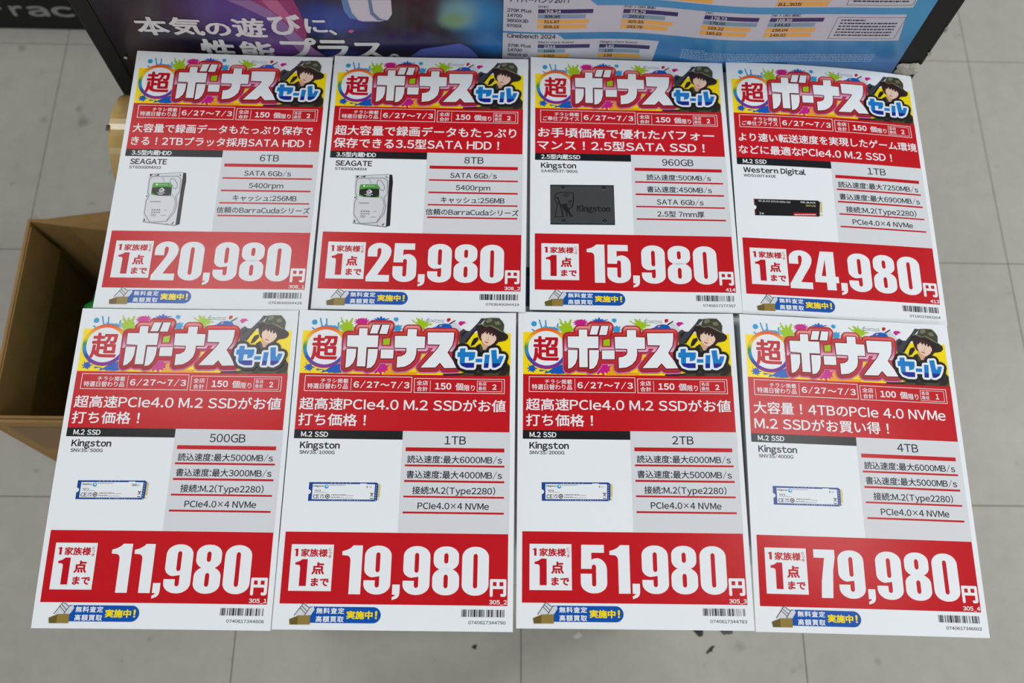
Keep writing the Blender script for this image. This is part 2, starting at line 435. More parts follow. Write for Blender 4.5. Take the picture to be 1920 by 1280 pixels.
class Flyer:
    def __init__(s, x, y, rot, Z, label):
        s.Z = np.array(Z) / 1000
        nu, nv = 21, 30
        U, Vv = np.meshgrid(np.linspace(0, 210, nu), np.linspace(0, 297, nv))
        P = np.stack([U.ravel(), Vv.ravel()], -1)
        top = s.map(P, 0); bot = top - [0, 0, 0.00018]; N = len(P)
        F = [(j * nu + i, (j + 1) * nu + i, (j + 1) * nu + i + 1, j * nu + i + 1) for j in range(nv - 1) for i in range(nu - 1)]
        F += [tuple(N + k for k in f[::-1]) for f in F]
        rim = [i for i in range(nu)] + [j * nu + nu - 1 for j in range(1, nv)] + [(nv - 1) * nu + i for i in range(nu - 2, -1, -1)] + [j * nu for j in range(nv - 2, 0, -1)]
        F += [(rim[k], rim[(k + 1) % len(rim)], N + rim[(k + 1) % len(rim)], N + rim[k]) for k in range(len(rim))]
        me = mesh_from('sale_flyer', np.concatenate([top, bot]), F)
        for p in me.polygons: p.use_smooth = False
        s.o = link('sale_flyer', me, MT['paper'])
        s.o.location = (x, y, ZT); s.o.rotation_euler = (0, 0, rot)
        tag(s.o, label, 'flyer', 'sale flyers laid out in two rows')
    def map(s, P, layer):
        P = np.asarray(P, float)
        z = np.einsum('ni,nj,ij->n', bern(P[:, 1] / 297), bern(P[:, 0] / 210), s.Z)
        return np.stack([P[:, 0] / 1000 - .105, .1485 - P[:, 1] / 1000, z + layer * STEP], -1)
    def put(s, name, sh, mt, layer=1, parent=None, label=None):
        if sh.ref is None:
            V, F = refine(sh.V, sh.F, sh.H)
            A = np.array(V); F = np.array(F)
            a, b_, c = A[F[:, 0]], A[F[:, 1]], A[F[:, 2]]
            ar = (b_[:, 0] - a[:, 0]) * (c[:, 1] - a[:, 1]) - (c[:, 0] - a[:, 0]) * (b_[:, 1] - a[:, 1])
            F[ar > 0] = F[ar > 0][:, [0, 2, 1]]          # face up
            sh.ref = (A, F[np.abs(ar) > 1e-9])
        A, Fo = sh.ref
        W = s.map(A, layer); W[:, 2] += A[:, 2] / 1000
        me = mesh_from(name, W, Fo, np.stack([A[:, 0] / 210, 1 - A[:, 1] / 297], -1))
        o = link(name, me, MT[mt], parent or s.o)
        if label: o['label'] = label
        return o

# ---- shared artwork, traced once in sheet millimetres
UL, UR = 5.0, 205.0            # printed width
BONUS = Sh()
for pts in ([(300, 240), (430, 240), (430, 350), (605, 350), (605, 535), (435, 535), (437, 835), (305, 835), (303, 535), (128, 525), (125, 350), (300, 350)],
            [(128, 563), (278, 563), (275, 690), (245, 780), (190, 840), (130, 860)],
            [(460, 563), (612, 563), (608, 690), (580, 790), (530, 850), (462, 865)],
            [(505, 182), (622, 182), (585, 320), (468, 320)], [(650, 182), (765, 182), (735, 325), (615, 325)],
            [(660, 568), (858, 568), (858, 708), (662, 708)],
            [(1052, 247), (1195, 247), (1195, 360), (1330, 365), (1335, 545), (1210, 545), (1210, 640), (1190, 720), (1130, 790), (1050, 835), (925, 850), (920, 680), (990, 670), (1040, 640), (1058, 600), (1055, 545), (868, 540), (860, 355), (1052, 355)],
            [(1365, 298), (1775, 298), (1775, 400), (1760, 500), (1695, 610), (1790, 740), (1850, 850), (1665, 855), (1590, 770), (1525, 845), (1295, 848), (1530, 560), (1570, 490), (1378, 485)]):
    BONUS.poly(tp(T1, pts))
PX1 = (T1(100, 500)[0] - T1(0, 500)[0]) / 100     # mm per crop pixel
B_RIM = BONUS.grown(84 * PX1, 24); B_DEEP = BONUS.grown(69 * PX1, 24); B_GRAD = BONUS.grown(58 * PX1, 24); B_MAR = BONUS.grown(15 * PX1, 10)
B_RIM.V = [(u, v + 0.35) for u, v in B_RIM.V]
GREEN_GAP = Sh().poly(tp(T1, [(683, 405), (785, 385), (785, 495), (683, 498)]))
SALE = Sh()
for pts in ([(385, 700), (490, 695), (490, 770), (690, 770), (690, 870), (660, 930), (570, 950), (570, 870), (495, 870), (495, 985), (685, 985), (685, 1085), (540, 1085), (440, 1050), (395, 985), (395, 875), (340, 870), (340, 775), (385, 770)],
            [(710, 905), (840, 905), (840, 975), (710, 975)], [(885, 825), (980, 825), (970, 1085), (880, 1085)],
            [(1000, 735), (1105, 725), (1130, 900), (1150, 920), (1170, 850), (1260, 850), (1235, 950), (1190, 1040), (1110, 1085), (1050, 1080)]):
    SALE.poly(tp(T3, pts))
PX3 = (T3(100, 500)[0] - T3(0, 500)[0]) / 100
S_BLK = SALE.grown(100 * PX3, 20); S_WHT = SALE.grown(44 * PX3, 16)
S_DRK = Sh()
for pts in ([(398, 995), (685, 995), (685, 1085), (540, 1085), (440, 1050)], [(882, 995), (974, 995), (970, 1085), (880, 1085)], [(1040, 995), (1215, 995), (1190, 1040), (1110, 1085), (1050, 1080)]):
    S_DRK.poly(tp(T3, pts))
C0 = T2(535, 680); CR0 = (T2(170, 680)[0] - C0[0]) * -1; CR1 = (T2(97, 680)[0] - C0[0]) * -1
CHO = text('超', .028).fit(*tb(T2, 262, 440, 790, 945))
SPLASH = []
class _S:
    """each call makes a separate splash of one colour"""
    def __init__(s, c): s.c = c
    def __getattr__(s, k):
        def f(*a, **kw):
            q = Sh(); getattr(q, k)(*a, **kw); SPLASH.append((s.c, q)); return s
        return f
SPL = {c: _S(c) for c in ('cyan', 'lime', 'magenta', 'blue', 'orange', 'red')}
def sp(c, T, x, y, r, n, seed, spike=1.8, sx=1, flat=1):
    u, v = T(x, y); k = PX3 if T in (T2, T3) else PX1
    SPL[c].splat(u, v, r * k, n, seed, spike, sx, flat)
SPL['cyan'].disc(*T2(288, 188), 55 * PX3)
sp('cyan', T2, 590, 290, 62, 13, 3, 1.5, 3.0, .8)
for a, b_ in (((395, 110), (445, 280)), ((520, 120), (530, 240)), ((770, 190), (750, 240)), ((250, 300), (300, 335))): SPL['cyan'].stroke(tp(T2, [a, b_]), 1.3)
sp('lime', T1, 110, 230, 105, 11, 5, 1.75)
SPL['lime'].stroke(tp(T1, [(0, 70), (60, 170)]), 1.0)
sp('magenta', T1, 330, 130, 62, 14, 7, 1.25, 1.6)
sp('blue', T1, 620, 110, 42, 12, 8, 1.7, 2.2)
sp('cyan', T1, 855, 90, 34, 9, 9, 1.3); sp('cyan', T1, 890, 235, 62, 9, 10, 1.7)
sp('lime', T1, 1275, 165, 62, 9, 11, 1.9, 1.5)
for a, b_ in (((1175, 70), (1215, 140)), ((1255, 70), (1270, 150)), ((1105, 100), (1160, 140))): SPL['lime'].stroke(tp(T1, [a, b_]), 1.0)
SPL['blue'].poly(tp(T1, [(1390, 240), (1440, 215), (1480, 205), (1530, 165), (1620, 152), (1700, 165), (1760, 240)]))
SPL['orange'].poly(tp(T1, [(1535, 185), (1560, 172), (1580, 182), (1550, 205)]))
SPL['red'].poly(tp(T1, [(1650, 75), (1680, 68), (1705, 75), (1700, 105), (1665, 132), (1645, 110)]))
SPL['magenta'].poly(tp(T3, [(305, 185), (340, 150), (410, 152), (440, 150), (430, 172), (480, 182), (430, 195), (395, 215), (362, 245), (325, 215)]))
sp('blue', T2, 248, 1085, 68, 10, 14, 1.6); SPL['blue'].disc(*T2(178, 1005), 10 * PX3)
SPL['blue'].poly(tp(T2, [(560, 1150), (700, 1060), (860, 1000), (900, 1190), (760, 1200), (700, 1190), (640, 1195), (600, 1170), (490, 1195), (530, 1130), (400, 1150), (390, 1110)]))
sp('magenta', T1, 660, 850, 105, 13, 16, 1.4, 1.4, .75)
SPL['orange'].poly(tp(T1, [(780, 840), (835, 790), (850, 880), (960, 915), (1240, 915), (1250, 960), (700, 960), (790, 890)]))
SIGN = Sh()
R = random.Random(4)
for y in (100, 128):
    x = 1330
    while x < 1600:
        w = R.uniform(8, 22); SIGN.stroke(tp(T1, [(x, y + R.uniform(-9, 9)), (x + w, y + R.uniform(-9, 9))]), .45); x += w + R.uniform(4, 12)
SIGN.stroke(tp(T1, [(1325, 110), (1365, 70)]), .6)
_PERSON = [('gun_print', 'gun', 3, [[(350, 350), (420, 300), (480, 340), (550, 345), (690, 190), (760, 88), (850, 95), (700, 260), (640, 350), (600, 430), (470, 590), (360, 610), (345, 480)]]),
          ('gun_stock_print', 'silver', 3, [[(130, 205), (235, 150), (390, 320), (340, 360)]]),
          ('gun_detail_print', 'gun2', 4, [[(120, 200), (240, 125), (250, 140), (150, 212)], [(600, 580), (640, 490), (720, 465), (735, 520), (660, 620), (590, 650)], [(380, 400), (470, 340), (480, 370), (400, 470)], [(470, 560), (560, 430), (650, 310), (680, 320), (590, 450), (500, 590)]]),
          ('jacket_print', 'camo', 3, [[(100, 1190), (420, 1190), (620, 1130), (700, 640), (780, 590), (850, 720), (900, 660), (960, 640), (1040, 700), (1330, 960), (1395, 1040), (1402, 1238), (70, 1236)]]),
          ('jacket_patch', 'camo3', 4, [[(100, 1195), (420, 1190), (520, 1215), (300, 1236), (90, 1236)], [(1200, 1180), (1330, 1010), (1390, 1060), (1395, 1150), (1300, 1230), (1180, 1230)], [(700, 1175), (830, 1165), (900, 1236), (690, 1236)], [(690, 650), (760, 600), (780, 700), (700, 740)]]),
          ('hair_print', 'hair', 4, [[(690, 300), (760, 220), (950, 220), (1100, 350), (1150, 480), (1140, 560), (1080, 625), (1010, 640), (960, 600), (820, 560), (760, 520), (720, 440)]]),
          ('neck_print', 'skin2', 4, [[(800, 560), (880, 600), (960, 640), (890, 730), (840, 720)]]),
          ('face_print', 'skin', 5, [[(790, 400), (830, 340), (900, 320), (1010, 350), (1080, 440), (1085, 520), (1040, 590), (965, 640), (890, 625), (815, 560), (780, 480)]]),
          ('fringe_print', 'hair', 6, [[(800, 340), (880, 260), (1000, 300), (1100, 420), (1075, 470), (1050, 420), (1015, 450), (990, 385), (955, 440), (925, 370), (895, 420), (870, 350), (835, 380), (800, 420)]]),
          ('eye_print', 'ink', 7, [[(850, 372), (880, 364), (900, 384), (868, 388)], [(985, 425), (1015, 420), (1040, 440), (1005, 446)]]),
          ('nose_print', 'skin2', 6, [[(925, 450), (940, 520), (905, 530), (895, 518), (920, 510)]]),
          ('mouth_print', 'lip', 6, [[(858, 545), (905, 562), (955, 575), (900, 590), (868, 570)]]),
          ('hat_brim_print', 'camo3', 7, [[(665, 270), (700, 215), (780, 205), (860, 250), (960, 235), (1100, 300), (1200, 350), (1310, 430), (1318, 490), (1270, 540), (1145, 565), (1120, 440), (1010, 325), (890, 262), (800, 258), (730, 330), (665, 345)]]),
          ('hat_crown_print', 'camo', 8, [[(800, 205), (850, 95), (960, 85), (1110, 90), (1190, 170), (1222, 230), (1215, 365), (1090, 290), (950, 225), (860, 245)]]),
          ('hat_patch', 'camo2', 9, [[(690, 218), (780, 205), (860, 250), (960, 232), (1100, 295), (1210, 365), (1205, 380), (1080, 318), (950, 252), (855, 268), (775, 226), (700, 235)], [(880, 110), (960, 92), (980, 150), (900, 190), (850, 170)], [(1020, 170), (1110, 150), (1150, 220), (1060, 230)]])]
PERSON = [(a, b_, c, [Sh().poly(tp(T3, q)) for q in d]) for a, b_, c, d in _PERSON]
SPEC_ROWS = [(tb(TA, 922, 1140, 1658, 1204), tb(TA, 922, 1212, 1658, 1226)), (tb(TB, 927, 14, 1665, 78), tb(TB, 927, 88, 1665, 103)),
             (tb(TB, 930, 132, 1673, 196), tb(TB, 930, 205, 1673, 218)), (tb(TB, 933, 247, 1682, 310), tb(TB, 933, 323, 1682, 337))]
CAP_RECT = tb(TA, 1195, 992, 1367, 1062); CAP_BAR = tb(TA, 917, 1084, 1650, 1113)
SPEC_C = (CAP_BAR[0] + CAP_BAR[2]) / 2
PW = tb(TB, 932, 20, 1655, 75)
SPEC_EM = 7.7

EAN_A = ['0001101', '0011001', '0010011', '0111101', '0100011', '0110001', '0101111', '0111011', '0110111', '0001011']
EAN_P = ['AAAAAA', 'AABABB', 'AABBAB', 'AABBBA', 'ABAABB', 'ABBAAB', 'ABBBAA', 'ABABAB', 'ABABBA', 'ABBABA']
def barcode(dg, r):
    R_ = [''.join('1' if c == '0' else '0' for c in x) for x in EAN_A]; G_ = [x[::-1] for x in R_]
    bits = '101' + ''.join((EAN_A if p == 'A' else G_)[int(d)] for p, d in zip(EAN_P[int(dg[0])], dg[1:7])) + '01010' + ''.join(R_[int(d)] for d in dg[7:]) + '101'
    s = Sh(); w = (r[2] - r[0]) / len(bits); i = 0
    while i < len(bits):
        if bits[i] == '1':
            j = i
            while j < len(bits) and bits[j] == '1': j += 1
            s.rect(r[0] + i * w, r[1], r[0] + j * w, r[3]); i = j
        else: i += 1
    return s

# ---- product pictures
def pic_nvme(f, cap, unit):
    bpts = [(72, 148), (1730, 150), (1772, 190), (1772, 590), (1720, 615), (75, 610), (75, 440)] + [(75 + 58 * math.cos(math.radians(a)), 385 - 58 * math.sin(math.radians(a))) for a in (-80, -50, -20, 10, 40, 70)] + [(72, 325)]
    p = f.put('product_picture', Sh().poly(tp(T4, bpts)), 'ssd_blue', 1, label='blue stick drive picture')
    f.put('drive_label', Sh().poly(tp(T4, [(165, 192), (1320, 192), (1330, 175), (1485, 175), (1495, 192), (1690, 195), (1690, 572), (165, 570)])), 'white', 2, p)
    f.put('gold_contacts', Sh().poly(tp(T4, [(1775, 190), (1825, 200), (1825, 515), (1775, 515)])).poly(tp(T4, [(1770, 550), (1815, 552), (1812, 590), (1768, 592)])), 'gold', 2, p)
    f.put('maker_print', text('Kingston', .03).fit(*tb(T4, 190, 222, 440, 272)), 'ink', 3, p)
    f.put('maker_badge', Sh().disc(*T4(505, 255), 48 * PX3 * 10.664 / 13.24), 'cyan', 3, p)
    f.put('badge_centre', Sh().disc(*T4(512, 245), 22 * PX3 * 10.664 / 13.24), 'white', 4, p)
    f.put('series_print', text('NV3', .01).fit(*tb(T4, 230, 335, 372, 382)), 'ink', 3, p)
    f.put('capacity_mark', text(cap, .03).fit(*(tb(T4, 1485, 235, 1525, 285) if len(cap) < 2 else tb(T4, 1420, 238, 1540, 285))), 'ink', 3, p)
    f.put('unit_mark', text(unit, .0).fit(*tb(T4, 1550, 248, 1610, 282)), 'line', 3, p)
    k = PX3 * 10.664 / 13.24
    mk = text('CE', .015).fit(*tb(T4, 192, 452, 340, 550)); t = text('UK', .01).fit(*tb(T4, 365, 448, 472, 492)); mk.add(t.V, t.F, t.H)
    t = text('CA', .01).fit(*tb(T4, 365, 502, 472, 548)); mk.add(t.V, t.F, t.H)
    c = T4(545, 497); mk.ring(*c, 36 * k, 54 * k, 20); mk.disc(*c, 20 * k, 10)
    for a, b_ in (((1600, 420), (1660, 495)), ((1660, 420), (1600, 495)), ((1590, 420), (1670, 420))): mk.stroke(tp(T4, [a, b_]), .5)
    mk.rect(*tb(T4, 1590, 538, 1672, 556))
    f.put('approval_marks', mk, 'ink', 3, p)
    sm = Sh(); R = random.Random(2)
    for y, x0, x1, h in ((222, 570, 955, 16), (402, 235, 525, 12), (462, 640, 1000, 30), (478, 1010, 1180, 12), (522, 630, 860, 26), (534, 880, 1180, 14)):
        x = x0
        while x < x1:
            w = R.uniform(10, 34); sm.rect(*tb(T4, x, y - h / 2, min(x + w, x1), y + h / 2)); x += w + R.uniform(6, 16)
    f.put('small_print', sm, 'line', 3, p)
    dt = Sh()
    for x in list(range(600, 1150, 95)) : dt.rect(*tb(T4, x, 160, x + 22, 176))
    for x in list(range(590, 1640, 62)): dt.rect(*tb(T4, x, 586, x + R.choice((14, 26, 34)), 602))
    for y in range(215, 580, 60): dt.rect(*tb(T4, 1712, y, 1738, y + 22))
    f.put('board_components', dt, 'lightline', 2, p)

def pic_hdd(f):
    p = f.put('product_picture', Sh().poly(tp(T5, [(175, 205), (870, 170), (800, 1222), (135, 1150), (150, 640), (165, 600)])), 'silver', 1, label='silver hard disk picture')
    f.put('drive_side', Sh().poly(tp(T5, [(870, 172), (930, 180), (942, 330), (920, 560), (885, 1195), (800, 1225)])), 'black', 1, p)
    ln = Sh(); pl = lambda pts, w=.55: ln.stroke(tp(T5, pts), w)
    pl([(250, 250), (200, 310), (185, 560), (215, 620), (200, 680), (165, 730), (150, 980), (260, 1140), (300, 1160)], .8)
    pl([(250, 250), (760, 245), (830, 290), (830, 560), (760, 640), (770, 690), (800, 800), (760, 960), (620, 1135), (300, 1160)], .8)
    pl([(690, 610), (740, 680), (765, 800), (730, 940), (600, 1140)], .6)
    pl([(450, 270), (490, 310), (495, 360)]); pl([(640, 285), (700, 300), (760, 380), (775, 460), (740, 500), (690, 470), (650, 400), (615, 350), (640, 285)], .7)
    pl([(135, 1150), (800, 1222)], 1.0); pl([(175, 205), (860, 168)], .5)
    f.put('cover_lines', ln, 'line', 2, p)
    dk = Sh()
    for q in ([(205, 195), (260, 205), (205, 265)], [(300, 205), (320, 225), (385, 195), (385, 232), (300, 232)], [(790, 195), (835, 235), (815, 245)], [(715, 1185), (770, 1140), (760, 1170), (735, 1200)], [(140, 1130), (160, 1080), (185, 1130)], [(610, 1185), (650, 1190), (650, 1212), (610, 1208)], [(160, 630), (190, 625), (188, 650), (165, 652)]):
        dk.poly(tp(T5, q))
    f.put('screw_marks', dk, 'ink', 2, p)
    f.put('label_green', Sh().poly(tp(T5, [(290, 375), (610, 370), (668, 440), (662, 640), (540, 632), (340, 625), (255, 605), (268, 420)])), 'hd_green', 2, p)
    f.put('label_black', Sh().poly(tp(T5, [(265, 475), (450, 455), (662, 462), (662, 600), (590, 628), (480, 632), (380, 625), (262, 570)])), 'black', 3, p)
    lg = Sh()
    for q in ([(430, 500), (480, 485), (515, 520), (500, 545), (455, 555), (415, 545)], [(410, 520), (460, 530), (510, 515)], [(460, 478), (490, 500), (512, 530)]): lg.stroke(tp(T5, q), .8)
    lg.rect(*tb(T5, 370, 572, 535, 582)).rect(*tb(T5, 405, 598, 495, 610)).disc(*T5(360, 410), 1.1)
    t = text('SEAGATE').fit(*tb(T5, 405, 398, 580, 424)); lg.add(t.V, t.F, t.H)
    f.put('label_logo', lg, 'white', 4, p)
    sm = Sh(); sm.rect(*tb(T5, 250, 740, 462, 757))
    for x in (295, 345, 395, 440): sm.disc(*T5(x + 14, 912), 1.0, 8).rect(*tb(T5, x - 5, 948, x + 26, 975))
    for y in (1000, 1018, 1036): sm.rect(*tb(T5, 285, y - 4, 385, y + 4))
    sm.rect(*tb(T5, 545, 912, 605, 922)).rect(*tb(T5, 495, 1020, 600, 1030))
    f.put('small_print', sm, 'line', 2, p)

def pic_sata(f):
    p = f.put('product_picture', Sh().poly(tp(T6, [(102, 118), (1815, 150), (1848, 1215), (108, 1188)])), 'black', 1, label='dark grey flat drive picture')
    f.put('drive_face', Sh().poly(tp(T6, [(112, 150), (1805, 178), (1825, 1185), (122, 1160)])), 'ssd_dark', 2, p)
    k = PX3 * 10.664 / 14.22 * 1.12
    sc = Sh(); hi = Sh()
    for x, y in ((452, 205), (1548, 220), (465, 1098), (1572, 1108)):
        c = T6(x, y); sc.ring(*c, 24 * k, 52 * k, 18); hi.ring(*c, 54 * k, 62 * k, 12, a0=.5, a1=2.6)
    f.put('screw', sc, 'black', 3, p); f.put('screw_glint', hi, 'line', 3, p)
    lg = Sh(); st = lambda pts, w: lg.stroke(tp(T6, pts), w * k)
    st([(240, 400), (290, 360), (380, 335), (550, 328), (690, 345), (735, 380), (735, 430)], 24)
    st([(225, 440), (235, 530), (265, 590), (320, 630), (350, 610)], 22); st([(270, 470), (310, 470), (345, 580), (375, 660)], 30); st([(240, 400), (225, 440)], 20)
    st([(300, 640), (235, 985)], 22); st([(365, 640), (410, 780), (455, 985)], 34); st([(230, 985), (460, 985)], 18)
    lg.poly(tp(T6, [(400, 650), (560, 630), (560, 700), (580, 740), (680, 745), (610, 800), (640, 870), (720, 990), (650, 985), (570, 860), (560, 985), (535, 985), (530, 860), (470, 800), (420, 720)]))
    st([(720, 430), (735, 520), (715, 660), (685, 745)], 30); st([(435, 425), (500, 385), (560, 378), (650, 400)], 18)
    lg.poly(tp(T6, [(465, 445), (540, 415), (610, 435), (540, 455)])).poly(tp(T6, [(620, 560), (680, 545), (690, 590), (560, 610), (600, 590)])).poly(tp(T6, [(560, 655), (690, 640), (640, 670)]))
    f.put('emblem', lg, 'gun2', 3, p)
    wd = text('Kingston', .035).fit(*tb(T6, 825, 690, 1715, 895))
    # small slab serifs on the wordmark
    for x0, y0, x1, y1 in ((812, 690, 905, 704), (812, 828, 905, 842), (935, 690, 1000, 704), (950, 828, 1030, 842), (1000, 835, 1070, 848), (1080, 835, 1215, 848), (1590, 842, 1725, 855), (1405, 838, 1470, 852)):
        wd.rect(*tb(T6, x0, y0, x1, y1))
    f.put('wordmark', wd, 'gun2', 3, p)

def pic_wd(f):
    nb = [(130 + 52 * math.cos(math.radians(a)), 372 - 52 * math.sin(math.radians(a))) for a in (-75, -45, -15, 15, 45, 75)]
    p = f.put('product_picture', Sh().poly(tp(T7, [(118, 165), (1685, 240), (1735, 275), (1730, 632), (145, 572), (138, 425)] + nb + [(130, 322)])), 'black', 1, label='black stick drive picture')
    f.put('red_edge', Sh().poly(tp(T7, [(112, 162), (150, 165), (150, 312), (126, 318)])).poly(tp(T7, [(134, 425), (162, 425), (170, 572), (144, 572)])), 'maroon', 2, p)
    f.put('gold_contacts', Sh().poly(tp(T7, [(1740, 260), (1785, 268), (1795, 530), (1745, 528)])).poly(tp(T7, [(1735, 575), (1800, 578), (1805, 612), (1735, 610)])), 'gold', 2, p)
    f.put('red_tag', Sh().poly(tp(T7, [(1095, 525), (1655, 548), (1650, 618), (1085, 605)])), 'red', 2, p)
    wl = text('WD_BLACK', .02).fit(*tb(T7, 1260, 262, 1630, 308)); t = text('WD_BLACK SN7100 NVMe SSD').fit(*tb(T7, 225, 222, 1010, 272)); wl.add(t.V, t.F, t.H)
    t = text('1', .05).fit(*tb(T7, 255, 490, 285, 552)); wl.add(t.V, t.F, t.H); t = text('TB', .03).fit(*tb(T7, 298, 515, 360, 552)); wl.add(t.V, t.F, t.H)
    f.put('drive_lettering', wl, 'white', 2, p)
    f.put('model_lettering', text('SN7100', .02).fit(*tb(T7, 1390, 345, 1635, 385)), 'gold', 2, p)
    sm = Sh(); R = random.Random(8); x = 1110
    while x < 1620:
        w = R.uniform(14, 40); sm.rect(*tb(T7, x, 566 + (x - 1110) * .02, x + w, 586 + (x - 1110) * .02)); x += w + 10
    f.put('tag_lettering', sm, 'white', 3, p)

# ---- build one flyer
def build(fl, d):
    P = fl.put
    H0, H1, H2 = 20.9, 63.7, 118.7
    band = P('banner_panel', Sh().rect(UL, H0, UR, H1), 'yellow', 1)
    for k, (c, q) in enumerate(SPLASH):
        P('paint_splash', q, c, 2 + k * .02, band)
    P('signature', SIGN, 'line', 3, band)
    ring = P('logo_badge', Sh().ring(*C0, CR0, CR1, 56), 'rainbow', 4)
    P('badge_disc', Sh().disc(*C0, CR0, 56), 'white', 4, ring)
    P('badge_character', CHO, 'red_text', 5, ring)
    person = None
    for nm, mt_, ly, polys in PERSON:
        for q in polys:
            o = P(nm, q, mt_, ly, person)
        if nm == 'gun_print': person = o; o.name = 'person_print'; o['label'] = 'printed person in camouflage hat holding a toy rifle'
    logo = P('sale_logo', BONUS, 'white', 11, label='white sale lettering with red outline')
    P('logo_rim', B_RIM, 'bonus_rim', 6, logo); P('logo_edge', B_DEEP, 'deep_red', 7, logo)
    P('logo_glow', B_GRAD, 'bonus_grad', 8, logo); P('logo_shade', B_MAR, 'maroon', 9, logo); P('logo_gap', GREEN_GAP, 'lime', 9, logo)
    sale = P('sale_lettering', SALE, 'sale_blue', 14)
    P('lettering_backing', S_BLK, 'black', 12, sale); P('lettering_rim', S_WHT, 'white', 13, sale); P('lettering_foot', S_DRK, 'sale_dark', 15, sale)
    # red headline block
    hp = P('headline_panel', Sh().rect(UL, H1, UR, H2), 'red', 1)
    fr = Sh().frame(*tb(TA, 128, 551, 926, 668), .55); r = tb(TA, 472, 566, 475, 655); fr.rect(*r)
    fr.frame(*tb(TA, 942, 566, 1616, 676), .55).rect(*tb(TA, 1062, 580, 1065, 662)).frame(*tb(TA, 1411, 583, 1597, 664), .4)
    P('info_frame', fr, 'white', 2, hp)
    s = text('チラシ掲載', .012, .05).fit(*tb(TA, 248, 570, 452, 604)); t = text(d['kind'], .012).fit(*tb(TA, 150, 607, 452, 648)); s.add(t.V, t.F, t.H)
    t = text('6/27～7/3', .028, .10).fit(*tb(TA, 492, 586, 908, 643)); s.add(t.V, t.F, t.H)
    t = text('全店', .012).fit(*tb(TA, 960, 580, 1045, 616)); s.add(t.V, t.F, t.H); t = text('合計', .012).fit(*tb(TA, 964, 625, 1046, 661)); s.add(t.V, t.F, t.H)
    t = text(d['n'], .035, .04).fit(*tb(TA, 1098, 598, 1220, 648)); s.add(t.V, t.F, t.H); t = text('個', .015).fit(*tb(TA, 1250, 599, 1308, 654)); s.add(t.V, t.F, t.H)
    t = text('限り', .012).fit(*tb(TA, 1315, 614, 1395, 658)); s.add(t.V, t.F, t.H)
    t = text('各店', .008).fit(*tb(TA, 1420, 591, 1480, 618)); s.add(t.V, t.F, t.H); t = text('最低', .008).fit(*tb(TA, 1422, 625, 1481, 652)); s.add(t.V, t.F, t.H)
    t = text(d['m'], .035).fit(*tb(TA, 1525 if d['m'] == '2' else 1530, 608, 1556, 648)); s.add(t.V, t.F, t.H)
    P('info_text', s, 'white', 2, hp)
    for (tx, u0, u1), v in zip(d['head'], (93.6, 108.9)):
        nat = text(tx, .016); A = np.array(nat.V); w = A[:, 0].max() - A[:, 0].min(); em = (u1 - u0) / w
        s = text_at(tx, u0, v, em, .016)
        Av = np.array(s.V); k = min(1.0, 12.6 / em) ; Av[:, 1] = v + (Av[:, 1] - v) * k
        s.V = [tuple(p) for p in Av]
        P('headline_text', s, 'white', 2, hp)
    # product name band
    bp_ = P('category_band', Sh().rect(UL, H2, 105.6, 127.0), 'black', 1)
    P('category_text', text_at(d['cat'], 11.3, 122.9, 6.3, .028), 'white', 2, bp_)
    P('maker_text', text_at(d['maker'], 11.2, tb(TA, 132, 1045, 393, 1090)[1] + 2.9, 8.0, .030), 'ink', 1)
    P('model_text', text_at(d['model'], 11.2, tb(TA, 132, 1110, 350, 1133)[1] + 1.4, 4.15, .02, narrow=1.1), 'ink', 1)
    d['pic'](fl)
    # specification column
    gp = P('spec_panel', Sh().rect(105.7, H2, UR + .6, 212.7), 'grey', 1)
    P('capacity_text', text_at(d['cap'], SPEC_C, mid(CAP_RECT)[1], 10.4, .006, 'C'), 'ink', 2, gp)
    P('capacity_bar', Sh().rect(*CAP_BAR), 'red', 2, gp)
    for tx, (rt, rl) in zip(d['spec'], SPEC_ROWS):
        P('spec_text', text_at(tx, SPEC_C, mid(rt)[1], SPEC_EM, .012, 'C'), 'ink', 2, gp)
        P('spec_line', Sh().rect(CAP_BAR[0], rl[1], CAP_BAR[2] + .3, rl[3]), 'red', 2, gp)
    # price block
    pb = P('price_panel', Sh().rect(UL, 212.7, UR, 275.1), 'red', 1)
    lim = P('limit_box', Sh().rect(*tb(TB, 129, 568, 444, 914)), 'white', 2, pb)
    s = digit('1'); s.V = [(a, -b_) for a, b_ in s.V]; s.fit(*tb(TB, 152, 600, 182, 656))
    t = text('家族様', .03).fit(*tb(TB, 203, 600, 401, 661)); s.add(t.V, t.F, t.H)
    t = digit('1'); t.V = [(a, -b_) for a, b_ in t.V]; t.fit(*tb(TB, 167, 678, 257, 877)); s.add(t.V, t.F, t.H)
    t = text('点', .04).fit(*tb(TB, 290, 700, 386, 791)); s.add(t.V, t.F, t.H); t = text('まで', .04).fit(*tb(TB, 292, 817, 426, 879)); s.add(t.V, t.F, t.H)
    for ch, y in (('に', 595), ('つ', 623), ('き', 648)):
        t = text(ch, .02).fit(*tb(TB, 408, y, 429, y + 20)); s.add(t.V, t.F, t.H)
    P('limit_text', s, 'red_text', 3, pb)
    vb = tb(TB, 482, 577, 1605, 940)
    P('price_digits', price(d['price'], vb[2] - .3, vb[3], vb[3] - vb[1]), 'white', 2, pb)
    P('yen_character', text('円', .045).fit(*tb(TB, 1620, 820, 1742, 951)), 'white', 2, pb)
    P('code_text', text_at(d['code'], 204.6, mid(tb(TB, 1632, 977, 1758, 1006))[1], 4.6, .03, 'R', narrow=1.12), 'white', 2, pb)
    # buy-back strip
    pl = tb(TB, 300, 1031, 830, 1151); rad = (pl[3] - pl[1]) / 2
